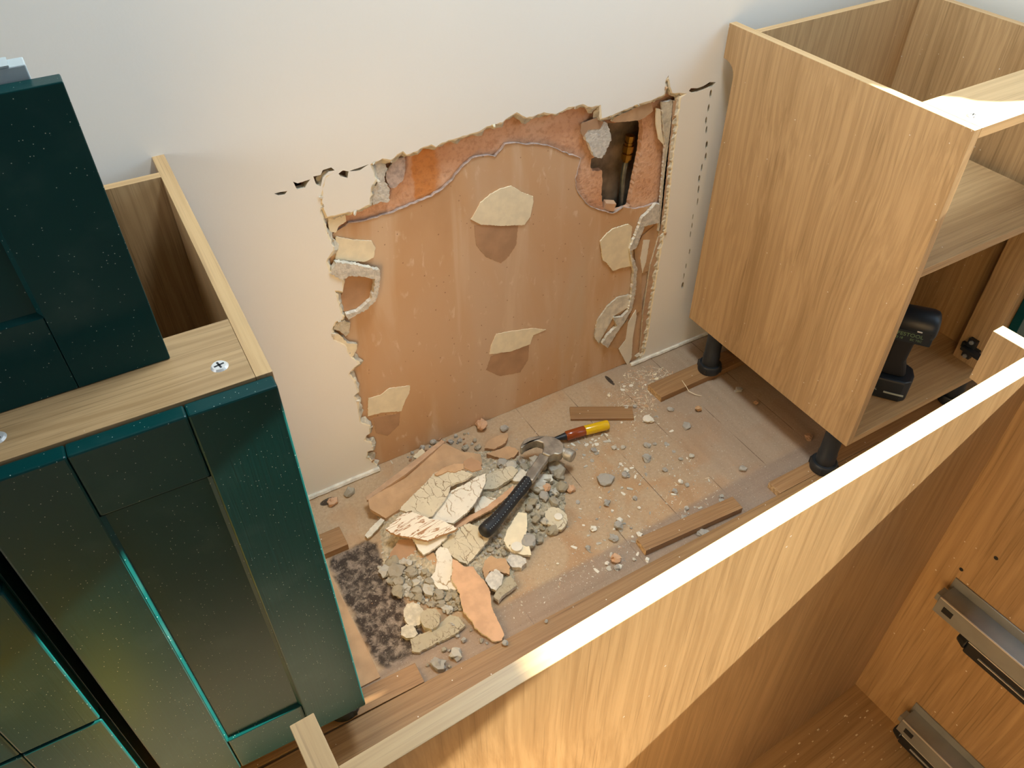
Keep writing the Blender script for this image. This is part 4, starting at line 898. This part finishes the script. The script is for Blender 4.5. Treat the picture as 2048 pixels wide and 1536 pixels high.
scatter(heap1, 80, 0.004, 0.013, 'plaster_lump', ['gypsum', 'gypsum', 'crack_grey', 'gypsum_l'], 'small grey-cream plaster lump in the crumbled patch left of the long orange-brown shard', 'plaster lumps in the crumbled patch')
heap2 = FP(Ac((1120, 560), (1300, 520), (1600, 560), (1640, 700), (1640, 880), (1450, 900), (1480, 1010), (1560, 1080), (1420, 1180), (1330, 1240), (1340, 1000), (1260, 850), (1400, 690), (1230, 680)))
scatter(heap2, 22, 0.010, 0.018, 'plaster_chunk', ['gypsum', 'gypsum_g', 'gypsum_l', 'crack_grey'], 'thumb-sized grey plaster chunk in the rubble right of the hammer handle', 'plaster chunks beside the hammer', sz=0.8)
scatter(heap2, 75, 0.004, 0.010, 'plaster_lump', ['gypsum', 'gypsum_g', 'gypsum_l', 'crack_grey'], 'small grey plaster lump in the rubble right of the hammer handle', 'plaster lumps beside the hammer')
heap3 = FP(Ac((1050, 1130), (1180, 1130), (1220, 1230), (1240, 1280), (1060, 1260), (960, 1320), (930, 1280)))
scatter(heap3, 22, 0.004, 0.010, 'plaster_lump', ['gypsum', 'gypsum_g'], 'small grey plaster lump between the cracked slab and the oval lump', 'plaster lumps below the hammer butt')
heap4 = FP(Ac((640, 360), (760, 340), (900, 330), (960, 400), (1010, 480), (880, 460), (740, 400), (600, 540), (420, 560), (400, 535)))
scatter(heap4, 34, 0.003, 0.009, 'plaster_lump', ['gypsum', 'gypsum_g', 'stain'], 'small dusty plaster lump at the foot of the brown board, behind the long brown sheet', 'plaster lumps along the foot of the board')
heap5 = FP([(860, 1300), (900, 1250), (1000, 1240), (1040, 1235), (985, 1290), (900, 1340), (870, 1345), (840, 1320)])
scatter(heap5, 16, 0.003, 0.008, 'plaster_lump', ['gypsum', 'gypsum_g'], 'small grey plaster lump along the back edge of the long floor board', 'plaster lumps beside the long board')
def lump_at(c, z, s, mat, label, sz=0.9, name='plaster_lump', k=None):
    h = hit(c[0], c[1], 2, z+s*0.4); return put(name, random.randrange(7) if k is None else k, 'L', mat, h.x, h.y, z, s, label, None, sz=sz, tilt=0.1)
lump_at(A(995, 275), 0.0003, 0.017, 'orange', 'rounded orange-brown lump against the foot of the brown board', name='brick_lump', k=1)
lump_at(A(1675, 752), 0.0003, 0.0115, 'orange', 'pinkish orange pebble-like lump right of the rubble by the hammer', name='brick_lump', k=2)
lump_at(DD(585, 950), 0.0003, 0.011, 'orange', 'pinkish lump near the streaky film, between the heap and the long board', name='brick_lump', k=4)
lump_at(A(1225, 500), 0.008, 0.009, 'orange', 'orange-brown crumb at the tip of the hammer claw', name='brick_lump', k=5)
lump_at(A(1170, 300), 0.0003, 0.009, 'gypsum_g', 'pale lump above the flat brown scrap near the wall')
lump_at(A(1440, 740), 0.014, 0.016, 'gypsum_l', 'largest pale lump close to the upper end of the hammer grip', 0.7)
lump_at(A(1560, 600), 0.006, 0.017, 'gypsum_g', 'large grey lump directly below the hammer face', 0.8)
lump_at(A(1490, 745), 0.020, 0.009, 'orange', 'orange-tinged lump in the rubble right of the hammer grip', name='brick_lump')
lump_at(CC(1015, 470), 0.0003, 0.013, 'gypsum_g', 'whitish grey lump lying alone near the right cabinet, towards the back leg', 0.6, k=3)
lump_at(CC(1045, 1048), 0.0003, 0.0095, 'gypsum_g', 'whitish grey lump lying alone in front of the front leg strip', 0.8, k=0)
lump_at(CC(350, 690), 0.0003, 0.0125, 'white_flake', 'elongated white lump at the end of the wood scrap behind the chisel', 0.5, k=6)
lump_at(CC(515, 615), 0.0003, 0.009, 'gypsum_g', 'pale grey lump between the wood scrap and the back leg strip', 0.7)
lump_at(CC(345, 878), 0.0003, 0.009, 'gypsum_g', 'grey lump to the right of the chisel handle, nearer of two', 0.8)
lump_at(CC(635, 737), 0.0003, 0.010, 'gypsum_g', 'flat pale lump on the open floor, right of the elongated white lump', 0.5)
lump_at(CC(340, 975), 0.0003, 0.011, 'gypsum_g', 'angular grey lump on the open floor right of the hammer face', 0.8)
lump_at(CC(590, 980), 0.0003, 0.006, 'gypsum_g', 'small pale lump near the plank joint in the middle of the floor', 0.8)
lump_at(CC(40, 1130), 0.0003, 0.017, 'gypsum_g', 'long slanted grey lump on the floor right of the pinkish pebble', 0.5)
lump_at(CC(190, 1095), 0.0003, 0.010, 'gypsum_g', 'grey lump next to the long slanted one', 0.7)
lump_at(CC(590, 1148), 0.0003, 0.0065, 'white_flake', 'bright white cube-like chip in the middle of the floor', 1.0)
lump_at(CC(548, 1215), 0.0003, 0.0075, 'gypsum_g', 'grey lump just below the bright white chip', 0.9)
lump_at(CC(635, 1345), 0.0003, 0.0065, 'gypsum_g', 'brown-grey lump above the loose oak offcut strip', 1.0)
lump_at(CC(50, 1305), 0.0003, 0.009, 'gypsum_g', 'grey pair of lumps left of centre on the open floor', 0.7)
lump_at(CC(255, 1270), 0.0003, 0.0055, 'gypsum_g', 'small upright grey lump on the open floor', 1.2)
lump_at(CC(1140, 572), 0.0003, 0.0065, 'stain', 'brown crumb beside the plank joint near the right cabinet', 1.0)
lump_at(CC(720, 618), 0.0003, 0.009, 'tan', 'tan crumb on the floor in front of the back leg strip', 1.0)
lump_at(CC(1525, 820), 0.0003, 0.010, 'stain', 'brown lump beside the front leg of the right cabinet', 0.8)
lump_at(DD(600, 725), 0.0003, 0.0095, 'gypsum_g', 'grey lump left of the chipboard end of the offcut strip, farther one', 0.9)
lump_at(DD(560, 800), 0.0003, 0.0085, 'gypsum_g', 'grey lump left of the chipboard end of the offcut strip, nearer one', 0.9)
lump_at(DD(745, 780), 0.0003, 0.0085, 'white_flake', 'white chip touching the chipboard end of the offcut strip', 0.6)
lump_at(DD(800, 950), 0.0003, 0.0075, 'white_flake', 'white chip in front of the chipboard end of the offcut strip', 0.5)
lump_at(DD(610, 1000), 0.0003, 0.006, 'white_flake', 'white flake at the front of the pinkish lump', 0.5)
lump_at(DD(1185, 775), 0.0003, 0.014, 'gypsum_g', 'long grey lump between the offcut strip and the long board', 0.45)
lump_at(DD(395, 873), 0.0003, 0.006, 'gypsum_g', 'little grey chip left of the offcut strip, on bare boards', 0.7)
lump_at((875, 1330), 0.0003, 0.017, 'gypsum_g', 'grey lump between the short oak block and the long board', 0.8, k=5)
lump_at((912, 1308), 0.0003, 0.014, 'gypsum_l', 'pale lump behind the grey one at the long board', 0.8, k=2)
lump_at((1010, 1287), 0.0183, 0.006, 'gypsum_g', 'grey crumb sitting on the long floor board below the orange-brown shard', 0.9)
lump_at((1092, 1243), 0.0183, 0.004, 'gypsum_g', 'tiny crumb on the long floor board, right of the grey one', 0.9)
lump_at((665, 1003), 0.0003, 0.013, 'orange', 'tan stone in the pit between the green door and the wall', name='brick_lump')
lump_at((700, 985), 0.0003, 0.014, 'gypsum', 'grey-tan stone against the foot of the wall, left of the opening')
pile = FP(Ac((250, 1000), (600, 620), (960, 470), (1300, 560), (1260, 800), (1100, 1000), (900, 1250), (700, 1250), (480, 1180)))
scatter(pile, 60, 0.0015, 0.006, 'paint_flake', ['white_flake', 'gypsum_l', 'cream', 'tan'], 'small pale fragment caught among the broken boards of the heap', 'fragments in the heap of boards', 'F', 1.0, 0.5)
# white flakes over the open floor
open_floor = FP([(1130, 880), (1230, 800), (1320, 830), (1420, 960), (1480, 1010), (1290, 1080), (1270, 1120), (1180, 1170), (1100, 1180), (1120, 1050), (1180, 960)])
scatter(open_floor, 34, 0.003, 0.0085, 'plaster_chip', ['gypsum_g', 'gypsum_l', 'white_flake'], 'grey-white plaster crumb on the open floor between the hammer and the oak offcut', 'plaster crumbs on the open floor', 'L', 0.7, 0.3)
scatter(open_floor, 110, 0.002, 0.0085, 'paint_flake', ['white_flake', 'gypsum_l', 'gypsum_g'], 'small white plaster chip scattered on the open floor between the hammer and the oak offcut', 'white chips on the open floor', 'F', 1.0, 0.3)
near_wall = FP([(1210, 790), (1260, 740), (1330, 740), (1340, 800), (1300, 830), (1270, 860), (1230, 830)])
scatter(near_wall, 55, 0.002, 0.0075, 'paint_flake', ['white_flake', 'tan', 'cream'], 'small pale chip near the wall, between the chisel and the back leg strip', 'chips near the wall', 'F', 0.8, 0.3)
chz = FP(Ac((1480, 400), (1700, 350), (1960, 300), (1980, 380), (1850, 420), (1700, 440)))
scatter(chz, 30, 0.002, 0.007, 'paint_flake', ['white_flake', 'gypsum_l'], 'small white chip lying along the near side of the chisel', 'chips beside the chisel', 'F', 1.0, 0.4)

# grit nobody could count: one object each
def grit(name, regions, label, mats, origin=(0.5, -0.3, 0)):
    b = MB()
    for P, n, smin, smax, kinds, mi in regions:
        xs = [p[0] for p in P]; ys = [p[1] for p in P]; c = 0
        while c < n:
            x, y = random.uniform(min(xs), max(xs)), random.uniform(min(ys), max(ys))
            if not in_poly(x, y, P): continue
            c += 1; s = smin+(smax-smin)*random.random()**3; a = random.uniform(0, 6.28); el = random.choice(kinds); z = ground(x, y)
            ca, sa = math.cos(a), math.sin(a); hz = s*0.5
            base = [(-s*el, -s*0.5), (s*el*0.8, -s*0.6), (s*el, s*0.5), (-s*el*0.7, s*0.7)]
            q = [(x+ca*u-sa*v, y+sa*u+ca*v) for u, v in base]
            vs = [(u, v, z+0.0002) for u, v in q]+[(x+(u-x)*0.6, y+(v-y)*0.6, z+0.0002+hz) for u, v in q]
            b.add(vs, [(4, 5, 6, 7), (0, 1, 5, 4), (1, 2, 6, 5), (2, 3, 7, 6), (3, 0, 4, 7)], random.choice(mi))
    o = b.build(name, mats, origin=origin); return tag(o, label, 'debris', kind='stuff')
whole = [(0.05, -0.47), (0.6, -0.47), (1.0, -0.49), (1.12, -0.30), (1.12, -0.02), (0.3, -0.02), (0.12, -0.12)]
grit('plaster_grit', [(open_floor, 900, 0.0004, 0.002, (1, 1.6), (0, 1, 2)), (near_wall, 600, 0.0004, 0.0018, (1, 1.6), (0, 1, 3)), (whole, 1500, 0.0003, 0.0014, (1, 1.5), (1, 2, 3)),
     (m1, 1600, 0.0006, 0.003, (1, 1.5), (1, 2)), (heap1, 500, 0.0008, 0.003, (1, 1.4), (1, 2)), (FP([(860, 1210), (1040, 1120), (1280, 1100), (1250, 1150), (1000, 1250)]), 300, 0.0004, 0.0016, (1, 1.6), (0, 1))],
     'fine plaster grit sprinkled over the floor', ['white_flake', 'gypsum', 'gypsum_g', 'tan'])
shav = FP([(1235, 790), (1250, 745), (1300, 730), (1350, 745), (1320, 790), (1300, 820), (1250, 830)])
grit('wood_shavings', [(shav, 420, 0.0005, 0.0013, (4, 7, 10), (0, 1)), (open_floor, 140, 0.0004, 0.0010, (5, 8), (0, 1))], 'thin pale wood shavings near the wall and the back leg strip', ['cream', 'orange'], (0.9, -0.1, 0))
ci = [(0.10, -0.99), (0.65, -0.98), (0.66, -1.06), (0.5, -1.1), (0.2, -1.05)]
gi = MB()
for k in range(70):
    u = random.random(); x = random.uniform(0.45, 0.675); y = random.uniform(-1.12, -0.985); s = random.uniform(0.0005, 0.0016); z = BZ+T+0.0032
    gi.box(x-s, x+s*1.5, y-s*0.6, y+s*0.6, z, z+s)
tag(gi.build('sawdust_specks', 'cream', origin=(0.58, -1.05, BZ+T+0.003)), 'pale sawdust specks on the bottom of the foreground carcass', 'debris', kind='stuff')

# ---- a twig-like sliver across the back leg strip
tw = MB(); tpts = [hit(*CC(x, y), 2, z) for x, y, z in ((600, 405, 0.0195), (630, 450, 0.0195), (650, 485, 0.010), (700, 510, 0.004), (745, 520, 0.0015))]
tw.tube(tpts, [0.0007, 0.001, 0.001, 0.0009, 0.0008], 6)
tag(tw.build('wood_splinter', 'cream', origin=(tpts[2].x, tpts[2].y, 0)), 'thin curved splinter lying across the strip under the back leg', 'splinter')

# ================================================================ HAMMER
hz = 0.056
ham = empty('claw_hammer', tuple(hit(*A(1500, 480), 2, hz)))
tag(ham, 'claw hammer with a steel shank and black studded rubber grip lying on the rubble', 'hammer')
def hp(x, y, z=hz): h = hit(*A(x, y), 2, z); return (h.x-ham.location.x, h.y-ham.location.y)
head = [(1290, 462), (1296, 440), (1318, 405), (1360, 382), (1420, 374), (1480, 372), (1540, 378), (1590, 405), (1625, 440), (1610, 500), (1580, 515), (1545, 510), (1512, 525), (1455, 505), (1470, 455), (1462, 425), (1420, 412), (1370, 418), (1330, 440), (1305, 468)]
hd = MB(); hd.slab([hp(*p) for p in head], [], XY, -0.012, 0.012)
o = hd.build('head', 'steel', ham, bevel=0.004, seg=3)
a, b2 = hp(1590, 458), hp(1694, 508)
pf = MB(); pf.tube([(*a, 0), (a[0]+(b2[0]-a[0])*0.45, a[1]+(b2[1]-a[1])*0.45, 0), (a[0]+(b2[0]-a[0])*0.5, a[1]+(b2[1]-a[1])*0.5, 0), (a[0]+(b2[0]-a[0])*0.94, a[1]+(b2[1]-a[1])*0.94, 0), (*b2, 0)], [0.0115, 0.0115, 0.0145, 0.0145, 0.0125], 24)
pf.build('striking_face', 'steel_dusty', ham, smooth=True)
def path(pts, z=hz): return [(*hp(x, y, z), 0) for x, y in pts]
sh = MB(); L1 = [hp(1440, 490), hp(1395, 560), hp(1330, 650), hp(1350, 680), hp(1385, 705), hp(1450, 610), hp(1500, 540), hp(1520, 500)]
sh.slab(L1, [], XY, -0.007, 0.007); sh.build('shank', 'steel', ham, bevel=0.003, seg=3)
gp = [(1350, 675), (1310, 730), (1260, 790), (1200, 865), (1150, 925), (1100, 985), (1060, 1025), (1022, 1062)]
gr = [0.0125, 0.0135, 0.0128, 0.0130, 0.0138, 0.0152, 0.0168, 0.0160]
G = path(gp)
G = [(x, y, z-0.004) for x, y, z in G]
gb = MB(); gb.tube(G, gr, 28, 0)
e = Vector(G[-1])-Vector(G[-2]); e.normalize(); G2 = Vector(G[-1])
gb.tube([G2, G2+e*0.004, G2+e*0.007], [0.0160, 0.0145, 0.010], 28, 0)
for i in range(len(G)-1):
    a3, b3 = Vector(G[i]), Vector(G[i+1]); d = (b3-a3).normalized(); sd = d.cross(Vector((0, 0, 1)))
    for t in (0.0, 0.33, 0.66):
        c = a3.lerp(b3, t); r = gr[i]+(gr[i+1]-gr[i])*t
        for ang in (-0.75, 0.0, 0.75):
            if (i+int(t*3)) % 2 == 0 and ang == 0.0 and i > 2: continue
            nrm = Vector((0, 0, 1))*math.cos(ang)+sd*math.sin(ang); pc_ = c+nrm*r
            gb.tube([pc_-nrm*0.0006, pc_+nrm*0.00035], [0.0011, 0.0009], 8, 1)
gb.build('grip', ['black_rubber', 'chalk'], ham, smooth=True)

# ================================================================ CHISEL
ch_o = hit(*A(1780, 322), 2, 0.016)
chi = empty('wood_chisel', tuple(ch_o)); tag(chi, 'chisel with a yellow and amber resin handle, its blade under the hammer head', 'chisel')
def cp(x, y, z=0.016): h = hit(*A(x, y), 2, z); return Vector((h.x, h.y, z))-Vector(ch_o)
pA, pB, pC, pD = cp(1962, 262), cp(1780, 308), cp(1636, 350), cp(1488, 390)
def seq(a, b, ts): return [a.lerp(b, t) for t in ts]
MB().tube(seq(pB, pA, (0, 0.03, 0.88, 0.97, 1.0)), [0.0120, 0.0128, 0.0128, 0.0118, 0.0085], 12).build('handle_end', 'yellow_resin', chi, smooth=True)
MB().tube(seq(pC, pB, (0, 0.06, 0.4, 0.97, 1.0)), [0.0100, 0.0122, 0.0126, 0.0128, 0.0120], 12).build('handle_grip', 'red_resin', chi, smooth=True)
MB().tube(seq(pC, pD, (-0.02, 0.0, 0.2, 0.7, 1.4)), [0.0095, 0.0098, 0.0075, 0.0042, 0.0036], 12).build('blade', 'black_plastic', chi, smooth=True)
